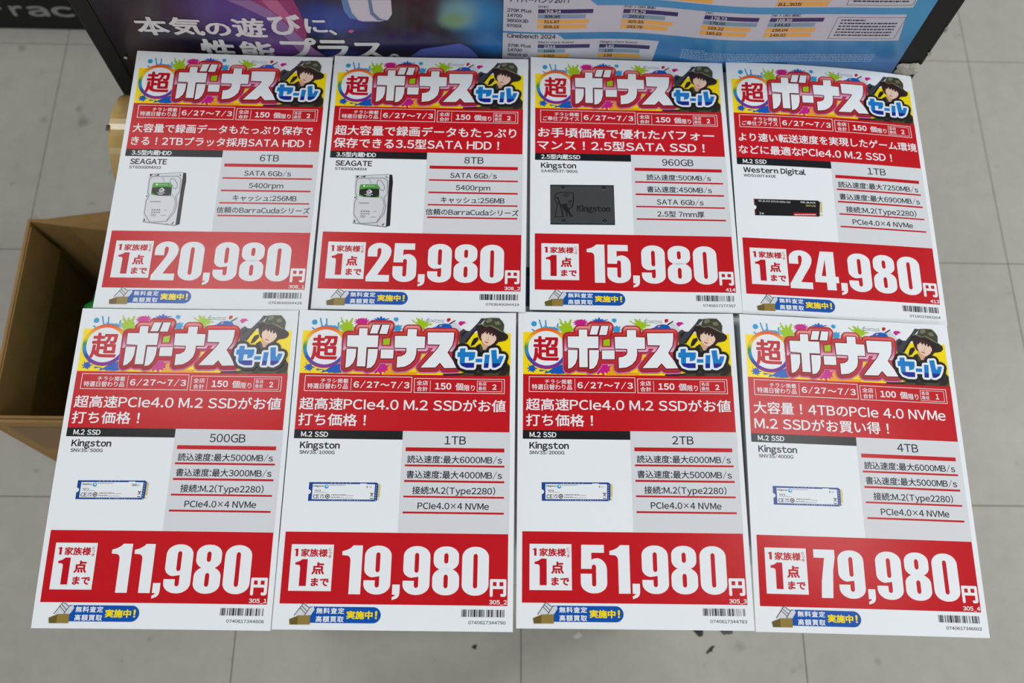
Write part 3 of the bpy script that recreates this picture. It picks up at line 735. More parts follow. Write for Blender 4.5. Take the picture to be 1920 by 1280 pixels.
    q = [(pl[0], pl[1])] + [(pl[2] - rad + rad * math.sin(math.radians(a)), pl[1] + rad - rad * math.cos(math.radians(a))) for a in range(0, 181, 12)] + [(pl[0], pl[3])]
    pill = P('notice_strip', Sh().poly(q), 'pill', 2)
    s = text('無料査定', .025, .08).fit(*tb(TB, 350, 1038, 558, 1083)); t = text('高額買取', .025, .08).fit(*tb(TB, 350, 1099, 558, 1145)); s.add(t.V, t.F, t.H)
    P('notice_text', s, 'white', 3, pill)
    s = text('実施中', .04).fit(*tb(TB, 575, 1060, 770, 1122)); t = text('!', .03).fit(*tb(TB, 786, 1062, 804, 1120)); s.add(t.V, t.F, t.H)
    P('notice_word', s, 'yellow', 3, pill)
    bx = P('box_print', Sh().poly(tp(T8, [(405, 405), (615, 400), (615, 555), (405, 555)])), 'olive', 4, label='tan box drawing')
    P('box_side', Sh().poly(tp(T8, [(260, 465), (405, 405), (405, 555), (275, 555)])), 'olive2', 4, bx)
    P('box_card', Sh().poly(tp(T8, [(340, 400), (480, 190), (520, 200), (590, 275), (510, 398)])).poly(tp(T8, [(525, 395), (600, 270), (660, 250), (680, 300), (620, 398)])), 'silver', 3, bx)
    s = Sh()
    for a, b_ in (((460, 240), (550, 330)), ((430, 270), (525, 365)), ((480, 195), (340, 400)), ((480, 195), (590, 275)), ((590, 275), (515, 395))): s.stroke(tp(T8, [a, b_]), .5)
    P('card_lines', s, 'ink', 4, bx)
    # barcode
    P('barcode', barcode(d['ean'], tb(TB, 1425, 1047, 1742, 1102)), 'ink', 1)
    P('barcode_number', text_at(d['ean'], 203.6, mid(tb(TB, 1562, 1132, 1755, 1155))[1], 3.5, .01, 'R', narrow=1.15), 'ink', 1)

KT, KG = '特選日替わり品', 'ご奉仕プライス'
M2 = ['接続:M.2(Type2280)', 'PCIe4.0×4 NVMe']
HD = ['SATA 6Gb/s', '5400rpm', 'キャッシュ:256MB', '信頼のBarraCudaシリーズ']
DATA = [
 (dict(kind=KT, n='150', m='2', head=[('大容量で録画データもたっぷり保存で', 8.2, 196.8), ('きる！2TBプラッタ採用SATA HDD！', 8.6, 195.8)], cat='3.5型内蔵HDD', maker='SEAGATE', model='ST6000DM003', cap='6TB', spec=HD, price='20,980', code='308_1', ean='0763649094426', pic=pic_hdd),
  (-0.2829, 0.5068, -0.0114, [[4.3, 1.9, 1.5, 2.3], [-2.2, -0.3, 1.2, 2.6], [-4.0, -1.2, 0.9, 2.8], [-3.1, -1.3, 0.9, 3.6]]), 'red sale flyer for a 6TB hard disk priced 20,980 yen'),
 (dict(kind=KT, n='150', m='2', head=[('超大容量で録画データもたっぷり', 7.6, 198.3), ('保存できる3.5型SATA HDD！', 7.4, 180.5)], cat='3.5型内蔵HDD', maker='SEAGATE', model='ST8000DM004', cap='8TB', spec=HD, price='25,980', code='308_2', ean='0763649094419', pic=pic_hdd),
  (-0.0713, 0.508, -0.011, [[0.4, 1.0, 2.1, 4.0], [0.2, 0.7, 1.5, 2.7], [-0.1, 0.4, 1.2, 2.0], [-1.1, -0.0, 1.5, 4.2]]), 'red sale flyer for an 8TB hard disk priced 25,980 yen'),
 (dict(kind=KG, n='150', m='2', head=[('お手頃価格で優れたパフォー', 8.0, 195.2), ('マンス！2.5型SATA SSD！', 7.2, 184.0)], cat='2.5型内蔵SSD', maker='Kingston', model='SA400S37/960G', cap='960GB', spec=['読込速度:500MB/s', '書込速度:450MB/s', 'SATA 6Gb/s', '2.5型 7mm厚'], price='15,980', code='414', ean='0740617277357', pic=pic_sata),
  (0.1422, 0.5106, -0.0055, [[2.4, 0.4, -0.4, -0.7], [-1.7, -0.7, -0.6, -0.9], [-2.1, -0.9, -0.4, -0.4], [-0.3, -0.3, 0.1, 1.0]]), 'red sale flyer showing a dark grey flat drive priced 15,980 yen'),
 (dict(kind=KG, n='150', m='2', head=[('より速い転送速度を実現したゲーム環境', 8.6, 203.4), ('などに最適なPCIe4.0 M.2 SSD！', 7.9, 173.6)], cat='M.2 SSD', maker='Western Digital', model='WDS100T4X0E', cap='1TB', spec=['読込速度:最大7250MB/s', '書込速度:最大6900MB/s'] + M2, price='24,980', code='413', ean='0718037893204', pic=pic_wd),
  (0.354, 0.5081, -0.0163, [[1.4, 3.2, -0.2, -12.7], [-0.5, -0.8, -4.1, -10.8], [-0.7, -2.7, -6.4, -12.0], [0.5, -3.3, -8.1, -14.8]]), 'red sale flyer with a black stick drive priced 24,980 yen'),
 (dict(kind=KT, n='150', m='2', head=[('超高速PCIe4.0 M.2 SSDがお値', 7.4, 201.2), ('打ち価格！', 7.6, 70.6)], cat='M.2 SSD', maker='Kingston', model='SNV3S/500G', cap='500GB', spec=['読込速度:最大5000MB/s', '書込速度:最大3000MB/s'] + M2, price='11,980', code='305_1', ean='0740617344806', pic=lambda f: pic_nvme(f, '500', 'GB')),
  (-0.2937, 0.2084, -0.0068, [[-0.2, 1.0, 2.7, 5.4], [-1.7, -0.8, 0.3, 1.5], [-4.8, -3.3, -2.2, -1.7], [-13.9, -7.3, -5.1, -6.7]]), 'red sale flyer for a 500GB drive priced 11,980 yen'),
 (dict(kind=KT, n='150', m='2', head=[('超高速PCIe4.0 M.2 SSDがお値', 7.4, 201.2), ('打ち価格！', 7.6, 70.6)], cat='M.2 SSD', maker='Kingston', model='SNV3S/1000G', cap='1TB', spec=['読込速度:最大6000MB/s', '書込速度:最大4000MB/s'] + M2, price='19,980', code='305_2', ean='0740617344790', pic=lambda f: pic_nvme(f, '1', 'TB')),
  (-0.0829, 0.2082, -0.0057, [[4.4, 3.1, 3.7, 6.6], [0.5, 0.9, 1.4, 2.1], [-2.1, -1.1, -0.5, -0.3], [-5.7, -3.2, -1.8, -1.1]]), 'red sale flyer for a 1TB drive priced 19,980 yen'),
 (dict(kind=KT, n='150', m='2', head=[('超高速PCIe4.0 M.2 SSDがお値', 7.8, 201.8), ('打ち価格！', 7.9, 71.0)], cat='M.2 SSD', maker='Kingston', model='SNV3S/2000G', cap='2TB', spec=['読込速度:最大6000MB/s', '書込速度:最大5000MB/s'] + M2, price='51,980', code='305_3', ean='0740617344783', pic=lambda f: pic_nvme(f, '2', 'TB')),
  (0.1297, 0.2106, -0.0035, [[1.8, 1.9, 3.3, 5.9], [-0.9, 0.1, 1.2, 2.6], [-2.9, -1.6, -0.9, -0.6], [-4.5, -3.2, -3.2, -4.8]]), 'red sale flyer for a 2TB drive priced 51,980 yen'),
 (dict(kind=KT, n='100', m='1', head=[('大容量！4TBのPCIe 4.0 NVMe', 8.9, 196.0), ('M.2 SSDがお買い得！', 8.8, 138.5)], cat='M.2 SSD', maker='Kingston', model='SNV3S/4000G', cap='4TB', spec=['読込速度:最大6000MB/s', '書込速度:最大5000MB/s'] + M2, price='79,980', code='305_4', ean='0740617346602', pic=lambda f: pic_nvme(f, '4', 'TB')),
  (0.3433, 0.2078, -0.0185, [[7.0, 2.6, -1.5, -5.7], [3.5, 0.2, -3.3, -7.4], [-0.9, -2.6, -5.2, -9.3], [-7.5, -5.8, -7.1, -11.2]]), 'red sale flyer for a 4TB drive priced 79,980 yen'),
]
for d, pose, lab in DATA:
    build(Flyer(*pose, lab), d)

# ------------------------------------------------------------------ black cardboard display with two posters
YB = 0.668
card_black = grain(mat('black_cardboard', srgb(26, 26, 27), 0.55, spec=0.35), 300, 0.10)
board = tag(empty('display_board', (0.0195, YB, 0)), 'black cardboard display standing behind the flyers', 'display')
def bpart(name, x0, y0, z0, x1, y1, z1, mt_, bev=0.0015):
    return box(name, (x0 - 0.0195, y0 - YB, z0, x1 - 0.0195, y1 - YB, z1), mt_, board, bev)
bpart('front_panel', -0.4150, YB + .0005, 0.0, 0.4745, YB + 0.03, 0.93, card_black)
bpart('side_strip', -0.4355, YB - .002, 0.0, -0.4152, YB + 0.03, 0.93, mat('black_cardboard_edge', srgb(18, 18, 19), .5))
bpart('back_panel', -0.4355, YB + 0.0302, 0.0, 0.4745, YB + 0.20, 0.93, card_black)
# torn corner of the cardboard: ragged pale liner
torn_m = grain(mat('torn_liner', srgb(196, 192, 180), 0.85, spec=0.2), 500, 0.12, bump=0.5)
R = random.Random(3)
def ragged(name, out, y, seed, mt_, amp=.003):
    R = random.Random(seed); V = []; n = len(out)
    cx = sum(p[0] for p in out) / n; cz = sum(p[1] for p in out) / n
    V.append((cx - .0195, y - YB - .003, cz))
    ring = []
    for (x0, z0), (x1, z1) in zip(out, out[1:] + out[:1]):
        for k in range(4):
            t = k / 4; ring.append((x0 + (x1 - x0) * t + R.uniform(-amp, amp) * .5, z0 + (z1 - z0) * t + R.uniform(-amp, amp) * .5))
    for k in (.55, 1.0):
        for x, z in ring: V.append((cx + (x - cx) * k - .0195, y - YB - (.0028 if k < 1 else 0) + R.uniform(-.0012, 0), cz + (z - cz) * k))
    N = len(ring)
    F = [(0, 1 + (i + 1) % N, 1 + i) for i in range(N)] + [(1 + i, 1 + (i + 1) % N, 1 + N + (i + 1) % N, 1 + N + i) for i in range(N)]
    return link(name, mesh_from(name, V, F), mt_, board)
ragged('torn_patch', [(0.447, 0.707), (0.456, 0.7085), (0.466, 0.7105), (0.4745, 0.7080), (0.4745, 0.690), (0.4650, 0.686), (0.449, 0.692)], YB, 5, torn_m, .003)
ragged('torn_patch', [(0.4715, 0.768), (0.4746, 0.771), (0.4746, 0.762)], YB, 6, torn_m, .001)
ragged('torn_patch', [(0.4712, 0.728), (0.4746, 0.731), (0.4746, 0.722)], YB, 7, torn_m, .001)
bm = bmesh.new(); bmesh.ops.create_uvsphere(bm, u_segments=10, v_segments=6, radius=.0022)
for v in bm.verts: v.co = (v.co.x - 0.407 - .0195, v.co.y * .5 - .0052, v.co.z + 0.6985)
me = bpy.data.meshes.new('pin'); bm.to_mesh(me); bm.free(); link('pin', me, metal, board)

def wave_a(x): return .0034 + .0010 * math.sin(x * 21)
def wave_b(x): return .0030 + .0072 * math.exp(-((x - .30) / .10) ** 2) + .0015 * math.sin(x * 34)
class Poster:
    def __init__(s, name, x0, x1, z0, z1, wave, material, label, flare=0.0):
        s.wave = wave; s.x0, s.x1, s.z0, s.z1 = x0, x1, z0, z1
        nx, nz = 50, 40
        V = []; uv = []
        for j in range(nz + 1):
            for i in range(nx + 1):
                x = x0 + (x1 - x0) * i / nx; z = z0 + (z1 - z0) * j / nz
                V.append(s.m(x, z, 0)); uv.append((x, z))
        F = [(j * (nx + 1) + i, j * (nx + 1) + i + 1, (j + 1) * (nx + 1) + i + 1, (j + 1) * (nx + 1) + i) for j in range(nz) for i in range(nx)]
        N = len(V)
        V += [(x, y + .0002, z) for x, y, z in V]; uv += uv; F += [tuple(k + N for k in f[::-1]) for f in F]
        me = mesh_from(name, V, F, uv)
        for p in me.polygons: p.use_smooth = True
        s.o = link(name, me, material); tag(s.o, label, 'poster')
    def m(s, x, z, layer): return (x, YB - s.wave(x) - layer * .00015, z)
    def face(s, px, py):
        d = CM @ np.array([(px - 960) / F_PX, -(py - 640) / F_PX, -1.0]); y = YB - .004
        for _ in range(6):
            P = CAM + d * (y / d[1]); y = YB - s.wave(P[0])
        return (P[0], P[2])
    def put(s, name, sh, material, layer=1, parent=None, label=None):
        V, F = refine(sh.V, sh.F, sh.H, .012)
        me = mesh_from(name, [s.m(x, z, layer + h) for x, z, h in V], F, [v[:2] for v in V])
        o = link(name, me, material, parent or s.o)
        if label: o['label'] = label
        return o
    def rect(s, x0, y0, x1, y1):
        xm, ym = (x0 + x1) / 2, (y0 + y1) / 2
        return (s.face(x0, ym)[0], s.face(xm, y1)[1], s.face(x1, ym)[0], s.face(xm, y0)[1])

def fit_up(sh, r):   # glyph run (y down) into an x/z rectangle (z up)
    sh.V = [(x, -y) for x, y in sh.V]
    return sh.fit(*r)

def blob_mat(name, base, blobs, rough=.3, vgrad=None, coat=.3):
    """soft photographic print: ellipse blobs mixed over a base colour, in sheet metres"""
    M = mat(name, base, rough, coat=coat); nt = M.node_tree; b = nt.nodes['Principled BSDF']
    b.inputs['Coat Roughness'].default_value = .15
    uv = nt.nodes.new('ShaderNodeUVMap'); uv.uv_map = 'sheet'
    cur = None
    def mixin(fac, col):
        nonlocal cur
        mx = nt.nodes.new('ShaderNodeMix'); mx.data_type = 'RGBA'
        nt.links.new(fac, mx.inputs['Factor'])
        if cur is None: mx.inputs[6].default_value = base
        else: nt.links.new(cur, mx.inputs[6])
        mx.inputs[7].default_value = col; cur = mx.outputs[2]
    if vgrad:
        sp2 = nt.nodes.new('ShaderNodeSeparateXYZ'); nt.links.new(uv.outputs[0], sp2.inputs[0])
        mr = nt.nodes.new('ShaderNodeMapRange'); mr.interpolation_type = 'SMOOTHSTEP'
        mr.inputs['From Min'].default_value = vgrad[0]; mr.inputs['From Max'].default_value = vgrad[1]
        nt.links.new(sp2.outputs['Y'], mr.inputs['Value']); mixin(mr.outputs[0], vgrad[2])
    for (x, z, rx, rz, col, soft) in blobs:
        a = nt.nodes.new('ShaderNodeVectorMath'); a.operation = 'SUBTRACT'; nt.links.new(uv.outputs[0], a.inputs[0]); a.inputs[1].default_value = (x, z, 0)
        d = nt.nodes.new('ShaderNodeVectorMath'); d.operation = 'DIVIDE'; nt.links.new(a.outputs[0], d.inputs[0]); d.inputs[1].default_value = (rx, rz, 1)
        l = nt.nodes.new('ShaderNodeVectorMath'); l.operation = 'LENGTH'; nt.links.new(d.outputs[0], l.inputs[0])
        mr = nt.nodes.new('ShaderNodeMapRange'); mr.interpolation_type = 'SMOOTHSTEP'
        mr.inputs['From Min'].default_value = 1.0; mr.inputs['From Max'].default_value = 1.0 - soft
        nt.links.new(l.outputs['Value'], mr.inputs['Value']); mixin(mr.outputs[0], col)
    nt.links.new(cur, b.inputs['Base Color'])
    return M

poster_white = mat('poster_white', srgb(236, 234, 236), .35)
class _A: pass
# --- dark gaming poster
_tmp = Poster.__new__(Poster); _tmp.wave = wave_a
fa = lambda x, y: _tmp.face(x, y)
def blob(px, py, rx, ry, col, soft=.8):
    c = fa(px, py); return (c[0], c[1], rx * .00054, ry * .00085, col, soft)
PA = Poster('gaming_poster', -0.4140, 0.0066, 0.655, 0.925, wave_a,
    blob_mat('gaming_poster_print', srgb(30, 28, 36), [
        blob(330, 40, 200, 90, srgb(40, 24, 52)), blob(250, 20, 60, 60, srgb(50, 40, 56)),
        blob(450, 20, 150, 90, srgb(82, 52, 140)), blob(520, 90, 90, 40, srgb(110, 70, 140)),
        blob(600, 30, 60, 50, srgb(30, 44, 110)), blob(630, 40, 110, 40, srgb(44, 70, 160)), blob(740, 75, 200, 30, srgb(40, 36, 84)),
        blob(900, 30, 90, 60, srgb(40, 130, 190)), blob(860, 25, 60, 40, srgb(110, 160, 170)), blob(850, 38, 40, 22, srgb(116, 160, 120)),
        blob(780, 15, 55, 55, srgb(34, 24, 34), .5), blob(930, 80, 80, 40, srgb(40, 112, 180)), blob(640, 105, 60, 20, srgb(50, 64, 140))]),
    'dark purple gaming poster with large white Japanese slogan')
pm = lambda n, c: mat(n, srgb(*c), .32)
def pa_poly(name, pts, col, layer=1, parent=None):
    return PA.put(name, Sh().poly([PA.face(*p) for p in pts]), pm('poster_' + name, col), layer, parent)
sleeve = pa_poly('sleeve_print', [(425, 0), (550, 0), (566, 30), (575, 62), (574, 76), (545, 66), (520, 50), (500, 22), (470, 6)], (158, 62, 116))
pa_poly('sleeve_fold', [(490, 0), (520, 0), (545, 30), (560, 60), (530, 36), (505, 16)], (196, 104, 150), 2, sleeve)
pa_poly('sleeve_light', [(425, 0), (470, 0), (505, 18), (536, 44), (560, 66), (590, 92), (612, 106), (570, 106), (540, 74), (500, 34), (455, 12)], (150, 112, 168), 2, sleeve)
dev = pa_poly('mouse_print', [(640, 0), (733, 0), (735, 26), (728, 37), (712, 40), (680, 40), (660, 34), (646, 20)], (214, 212, 222))
pa_poly('mouse_seam', [(690, 0), (696, 0), (700, 22), (712, 34), (726, 38), (708, 38), (694, 26)], (112, 130, 176), 2, dev)
pa_poly('mouse_shade', [(640, 0), (652, 0), (660, 24), (672, 37), (656, 34), (645, 20)], (96, 140, 196), 2, dev)
pa_poly('ribbon_print', [(772, 104), (790, 92), (830, 86), (862, 81), (878, 88), (892, 100), (898, 110), (772, 112)], (92, 104, 184))
pa_poly('lamp_glow', [(652, 58), (660, 55), (664, 58), (658, 62)], (220, 110, 130))
for ch, r in (('本', (254, 31, 315, 65)), ('気', (318, 32, 380, 65)), ('の', (385, 42, 433, 66)), ('遊', (436, 33, 498, 69)), ('び', (504, 26, 565, 65)), ('に', (571, 34, 613, 61)), ('、', (617, 55, 632, 65)),
              ('性', (378, 73, 443, 114)), ('能', (452, 77, 517, 117)), ('プ', (528, 70, 596, 112)), ('ラ', (597, 74, 655, 112)), ('ス', (661, 79, 722, 112)), ('。', (730, 100, 750, 113))):
    PA.put('slogan_character', fit_up(text(ch, .032), PA.rect(*r)), poster_white, 4)

# --- blue benchmark poster
PB = Poster('benchmark_poster', 0.0070, 0.4430, 0.656, 0.925, wave_b,
    blob_mat('benchmark_poster_print', srgb(38, 100, 168), [(.30, .715, .25, .02, srgb(58, 122, 190), .9), (.12, .72, .1, .03, srgb(60, 140, 196), .9)], vgrad=(.69, .79, srgb(66, 158, 210))),
    'blue poster of processor benchmark bar charts')
panel_m = mat('poster_panel', srgb(206, 208, 220), .34); ink_m = mat('poster_ink', srgb(34, 34, 56), .34)
bar_navy = ramp_mat('poster_bar_navy', [(0, srgb(60, 48, 140)), (1, srgb(30, 26, 50))], 0, .45, .3, 'X')
bar_navy = mat('poster_bar_navy_flat', srgb(50, 44, 108), .3); bar_teal = mat('poster_bar_teal', srgb(134, 164, 186), .34); bar_gold = mat('poster_bar_gold', srgb(248, 184, 84), .34)
c3 = lambda x, y: (930 + x / 4.683, y / 4.683); c4 = lambda x, y: (1330 + x / 4.683, y / 4.683)
def fz(c, x, y): return PB.face(*c(x, y))
Z1b = (fz(c3, 65, 265)[1] + fz(c3, 1100, 285)[1]) / 2; Z2t = fz(c3, 65, 285)[1]
xl = fz(c3, 63, 150)[0]; xr = fz(c4, 1820, 92)[0]
xr1 = fz(c4, 1640, 385)[0]; xr2 = fz(c4, 1768, 158)[0]
zb = fz(c4, 1640, 385)[1]; zt = fz(c4, 1768, 158)[1]
Z1a = fz(c3, 800, 22)[1]; xt = fz(c3, 790, 20)[0]
# the long middle chart panel, sloping right end
p1 = PB.put('chart_panel', Sh().poly([(xl, Z1b), (xr1, Z1b), (.4195, Z1a - .004), (xt + .012, Z1a - .004), (xt, Z1a + .008), (xl, Z1a + .008)]), panel_m, 1)
x21 = fz(c3, 540, 300)[0]; x22 = fz(c3, 600, 335)[0]; x23 = fz(c3, 1432, 356)[0]; z2m = fz(c3, 800, 340)[1]
p2 = PB.put('chart_panel', Sh().poly([(xl, .678), (x23 - .004, .678), (x23, z2m), (x22, z2m), (x21, Z2t), (xl, Z2t)]), panel_m, 1)
p0 = PB.put('chart_panel', Sh().poly([(xl, Z1a + .0165), (xt, Z1a + .0165), (xt + .012, Z1a + .006), (.4215, Z1a + .006), (.4215, Z1a + .07), (xl, Z1a + .07)]), panel_m, 1)
def row(z0, k, h): return z0 - k * h
def ptxt(s, x, z, em, parent, material=ink_m, bold=.02, layer=3, narrow=1.25):
    t = text(s, bold, 0, narrow); A = np.array(t.V) * em; A[:, 0] += x - A[:, 0].min(); A[:, 1] = z - A[:, 1] - .37 * em
    t.V = [tuple(p) for p in A]; return PB.put('chart_text', t, material, layer, parent)
tt = text('サイバーパンク2077', .02); tr = PB.rect(952, -7, 1070, 3); PB.put('chart_title', fit_up(tt, (tr[0], Z1a + .003 - .003, tr[2], Z1a + .0095 - .0015)), ink_m, 3, p1)
tr = PB.rect(950.7, 63.5, 1042, 71.8); PB.put('chart_title', fit_up(text('Cinebench 2024', .022), tr), ink_m, 3, p2)
zr1 = [fz(c3, 190, y)[1] for y in (90, 135, 180, 225)]
zr2 = [fz(c3, 195, y)[1] for y in (398, 438, 480)]
xn = fz(c3, 97, 150)[0]; EMR = .0062
for z, s in zip(zr1, ('270K Plus', '14700', '9800X3D', '9700X')): ptxt(s, xn, z, EMR, p1, narrow=.80)
for z, s in zip(zr2, ('270K Plus', '14700', '9800X3D')): ptxt(s, xn + .0015, z, EMR, p2, narrow=.80)
def bars(x0, lens, vals, zs, parent, head):
    ptxt(head, x0, zs[0] + .0068, .0040, parent, bold=.01, narrow=.95)
    for z, l, v, mt_ in zip(zs, lens, vals, (bar_navy, bar_teal, bar_gold, bar_gold)):
        b_ = PB.put('chart_bar', Sh().rect(x0, z - .0030, x0 + l, z + .0030), mt_, 2, parent)
        ptxt(v, x0 + .0065, z, .0056, parent, poster_white if mt_ is bar_navy else ink_m, layer=4, narrow=.88)
zc1 = [z for z in zr1]
bars(fz(c3, 367, 150)[0], (.0565, .0495, .0535, .0515), ('328.24', '306.95', '311.97', '309.15'), zc1, p1, '[FHD]')
dz = fz(c3, 1100, 125)[1] - zc1[0] if False else 0
bars(fz(c3, 1100, 190)[0], (.0560, .0440, .0535, .0495), ('319.75', '265.61', '305.55', '293.78'), zc1, p1, '[FHD + OBS 録画]')
bars(fz(c4, -65, 220)[0], (.0560, .0560, .0510, .0490), ('178.73', '179.00', '169.22', '165.62'), zc1, p1, '[4K]')
bars(fz(c4, 505, 240)[0], (.0560, .0490, .0520, .0500), ('168.59', '144.62', '158.04', '149.02'), zc1, p1, '[4K + OBS 録画]')
bars(fz(c3, 365, 430)[0], (.0560, .0300, .0350), ('2344', '1045', '1253'), zr2, p2, '[Multi-Core Score]')
bars(fz(c3, 900, 440)[0], (.0545, .0445, .0460), ('140', '120', '129'), zr2, p2, '[Single-Core Score]')
zu = [zr1[0] + .0425 - k * (zr1[0] - zr1[3]) / 3 for k in range(4)]
bars(fz(c3, 367, 150)[0], (.0565, .0495, .0535, .0515), ('', '', '', ''), zu, p0, '') if False else None
for x0, ls in ((fz(c4, 50, 5)[0] - .056, (.056, .050, .052, .054)), (fz(c4, 600, 20)[0] - .0005, (.056, .048, .055, .053))):
    for z, l, mt_ in zip([Z1a + .0345 - .0078 * k for k in range(4)], ls, (bar_navy, bar_teal, bar_gold, bar_gold)):
        PB.put('chart_bar', Sh().rect(x0, z - .0031, x0 + l, z + .0031), mt_, 2, p0)
ptxt('81.305', fz(c4, 612, 20)[0], Z1a + .0345 - .0078 * 3, .0056, p0, layer=4)
# framed test notes: lines of tiny print
def notes(x0, z0, x1, z1, n, seed, parent, fr=True):
    if fr: PB.put('note_frame', Sh().frame(x0, z0, x1, z1, .0004), ink_m, 2, parent)
    R = random.Random(seed); s = Sh(); h = (z1 - z0) / (n + 1.2)
    for k in range(n):
        z = z1 - (k + 1) * h; x = x0 + .005; xe = x1 - .006 if k else x0 + .03
        while x < xe:
            w = R.uniform(.0012, .0042); s.rect(x, z - h * .2, min(x + w, xe), z + h * .2); x += w + R.uniform(.0004, .0012)
    PB.put('note_print', s, ink_m if fr else mat('poster_note_white', srgb(170, 205, 232), .4), 2, parent)
nz0 = Z1b + .0035; nz1 = Z1a - .0085
notes(fz(c4, 1075, 260)[0], nz0, fz(c4, 1660, 270)[0], nz1, 6, 3, p1)
notes(fz(c4, 1205, 40)[0], Z1a + .0095, fz(c4, 1790, 40)[0], Z1a + .05, 7, 4, p0)
fz0 = fz(c4, 700, 470)[1]
notes(fz(c3, 1600, 480)[0] - .003, fz0 - .0155, fz(c4, 1490, 500)[0], fz0 + .004, 6, 5, PB.o, False)

# ------------------------------------------------------------------ black carton with grey lettering on the floor behind
YC = 1.251
carton = tag(empty('black_carton', (-0.93, YC, 0)), 'black carton with grey lettering standing on the floor behind the display', 'box')
car_m = grain(mat('carton_black', srgb(22, 22, 23), .6, spec=.3), 200, .1)
box('body', (-0.35, 0, 0.0, 0.40, 0.30, 0.46), car_m, carton, .003)
for s_, z in ((-1, 0), (1, 0)):
    box('top_flap', (-0.349 if s_ < 0 else 0.0265, 0.002, 0.4602, 0.0235 if s_ < 0 else 0.399, 0.298, 0.463), car_m, carton, .0006)
box('packing_tape', (-0.348, 0.12, 0.4632, 0.398, 0.17, 0.4635), mat('carton_tape', srgb(60, 54, 44), .3), carton)
LETM = mat('carton_lettering', srgb(150, 150, 150), .6)
LT = [('F', -.988, -.950, .082), ('r', -.9400, -.9140, .0685), ('a', -.9085, -.8680, .0690), ('c', -.8625, -.8190, .0690), ('t', -.8130, -.7880, .078), ('a', -.7820, -.7410, .0690), ('l', -.7340, -.7250, .084)]
for ch, x0, x1, z1 in LT:
    t = text(ch, .03); t.V = [(x, -y) for x, y in t.V]; t.fit(x0, .039, x1, z1)
    me = mesh_from('letter', [(x + .93, -.0003 - h * .001, z) for (x, z), h in zip(t.V, t.H)], t.F)
    link('letter', me, LETM, carton)

# ------------------------------------------------------------------ open cardboard box on the floor to the left
cb = mat('kraft_cardboard', srgb(158, 124, 76), .75, spec=.25)
nt = cb.node_tree; grain(cb, 60, .08, detail=6)
cb_edge = grain(mat('kraft_edge', srgb(180, 150, 104), .85, spec=.2), 900, .25)
BX, BY, BXW, BYD, BH = -0.6385, 0.3305, 0.315, 0.289, 0.40
cart = tag(empty('cardboard_box', (BX, BY, 0)), 'open brown cardboard box with inward folded flaps on the floor', 'box')
t_ = .0045
def cpart(name, dims, m_=cb, bev=.001): return box(name, dims, m_, cart, bev)
cpart('bottom', (t_, t_, 0, BXW - t_, BYD - t_, t_))
cpart('side_wall', (0, 0, 0, t_, BYD, BH)); cpart('side_wall', (BXW - t_, 0, 0, BXW, BYD, BH - .02))
cpart('front_wall', (t_, 0, 0, BXW - t_, t_, BH)); cpart('back_wall', (t_, BYD - t_, 0, BXW - t_, BYD, BH))
def panel3(name, q, th, m_=cb):
    """thin panel from four corners with real thickness"""
    q = [Vector(p) for p in q]; n_ = (q[1] - q[0]).cross(q[3] - q[0]).normalized() * th
    V = q + [p + n_ for p in q]
    F = [(0, 1, 2, 3), (7, 6, 5, 4), (0, 4, 5, 1), (1, 5, 6, 2), (2, 6, 7, 3), (3, 7, 4, 0)]
    return link(name, mesh_from(name, V, F), m_, cart)
panel3('flap', [(t_ + .002, .01, BH - .002), (t_ + .002, BYD - .012, BH - .002), (t_ + .012, BYD - .012, BH - .075), (t_ + .012, .01, BH - .075)], .004)
panel3('flap', [(t_ + .002, BYD - t_ - .001, BH + .002), (BXW - .01, BYD + .022, BH + .035), (BXW - .01, BYD - .024, BH - .03), (t_ + .050, BYD - .010, BH - .002)], .004)
panel3('flap', [(t_ + .05, BYD - .008, BH - .004), (BXW - .02, BYD - .018, BH - .055), (BXW - .02, BYD - .020, BH - .12), (t_ + .065, BYD - .016, BH - .11)], .004)
cpart('flap', (t_ + .01, t_ + .001, BH - .085, BXW - .02, t_ + .005, BH - .001), cb, .0008)
cpart('packing_tape', (.02, -.0006, BH - .13, BXW - .02, -.0001, BH - .02), mat('brown_tape', srgb(132, 102, 64), .5, spec=.3), .0)
# green plastic bag inside
bm = bmesh.new(); bmesh.ops.create_icosphere(bm, subdivisions=4, radius=1)
R = random.Random(12); ph = [R.uniform(0, 6.28) for _ in range(8)]
for v in bm.verts:
    a, b_, c = v.co; k = 1 + .07 * math.sin(5 * a + ph[0]) * math.cos(4 * b_ + ph[1]) + .05 * math.sin(9 * c + 6 * a + ph[2]) + .03 * math.sin(14 * b_ + ph[3])
    v.co = (a * k * .098, b_ * k * .085, max(c * k, -.8) * .222)
for f in bm.faces: f.smooth = True
me = bpy.data.meshes.new('plastic_bag'); bm.to_mesh(me); bm.free()
bag = link('plastic_bag', me, mat('green_plastic', srgb(14, 128, 52), .35)); bag.location = (BX + .148, BY + .162, .1850)
tag(bag, 'green plastic bag lying inside the open cardboard box', 'bag')

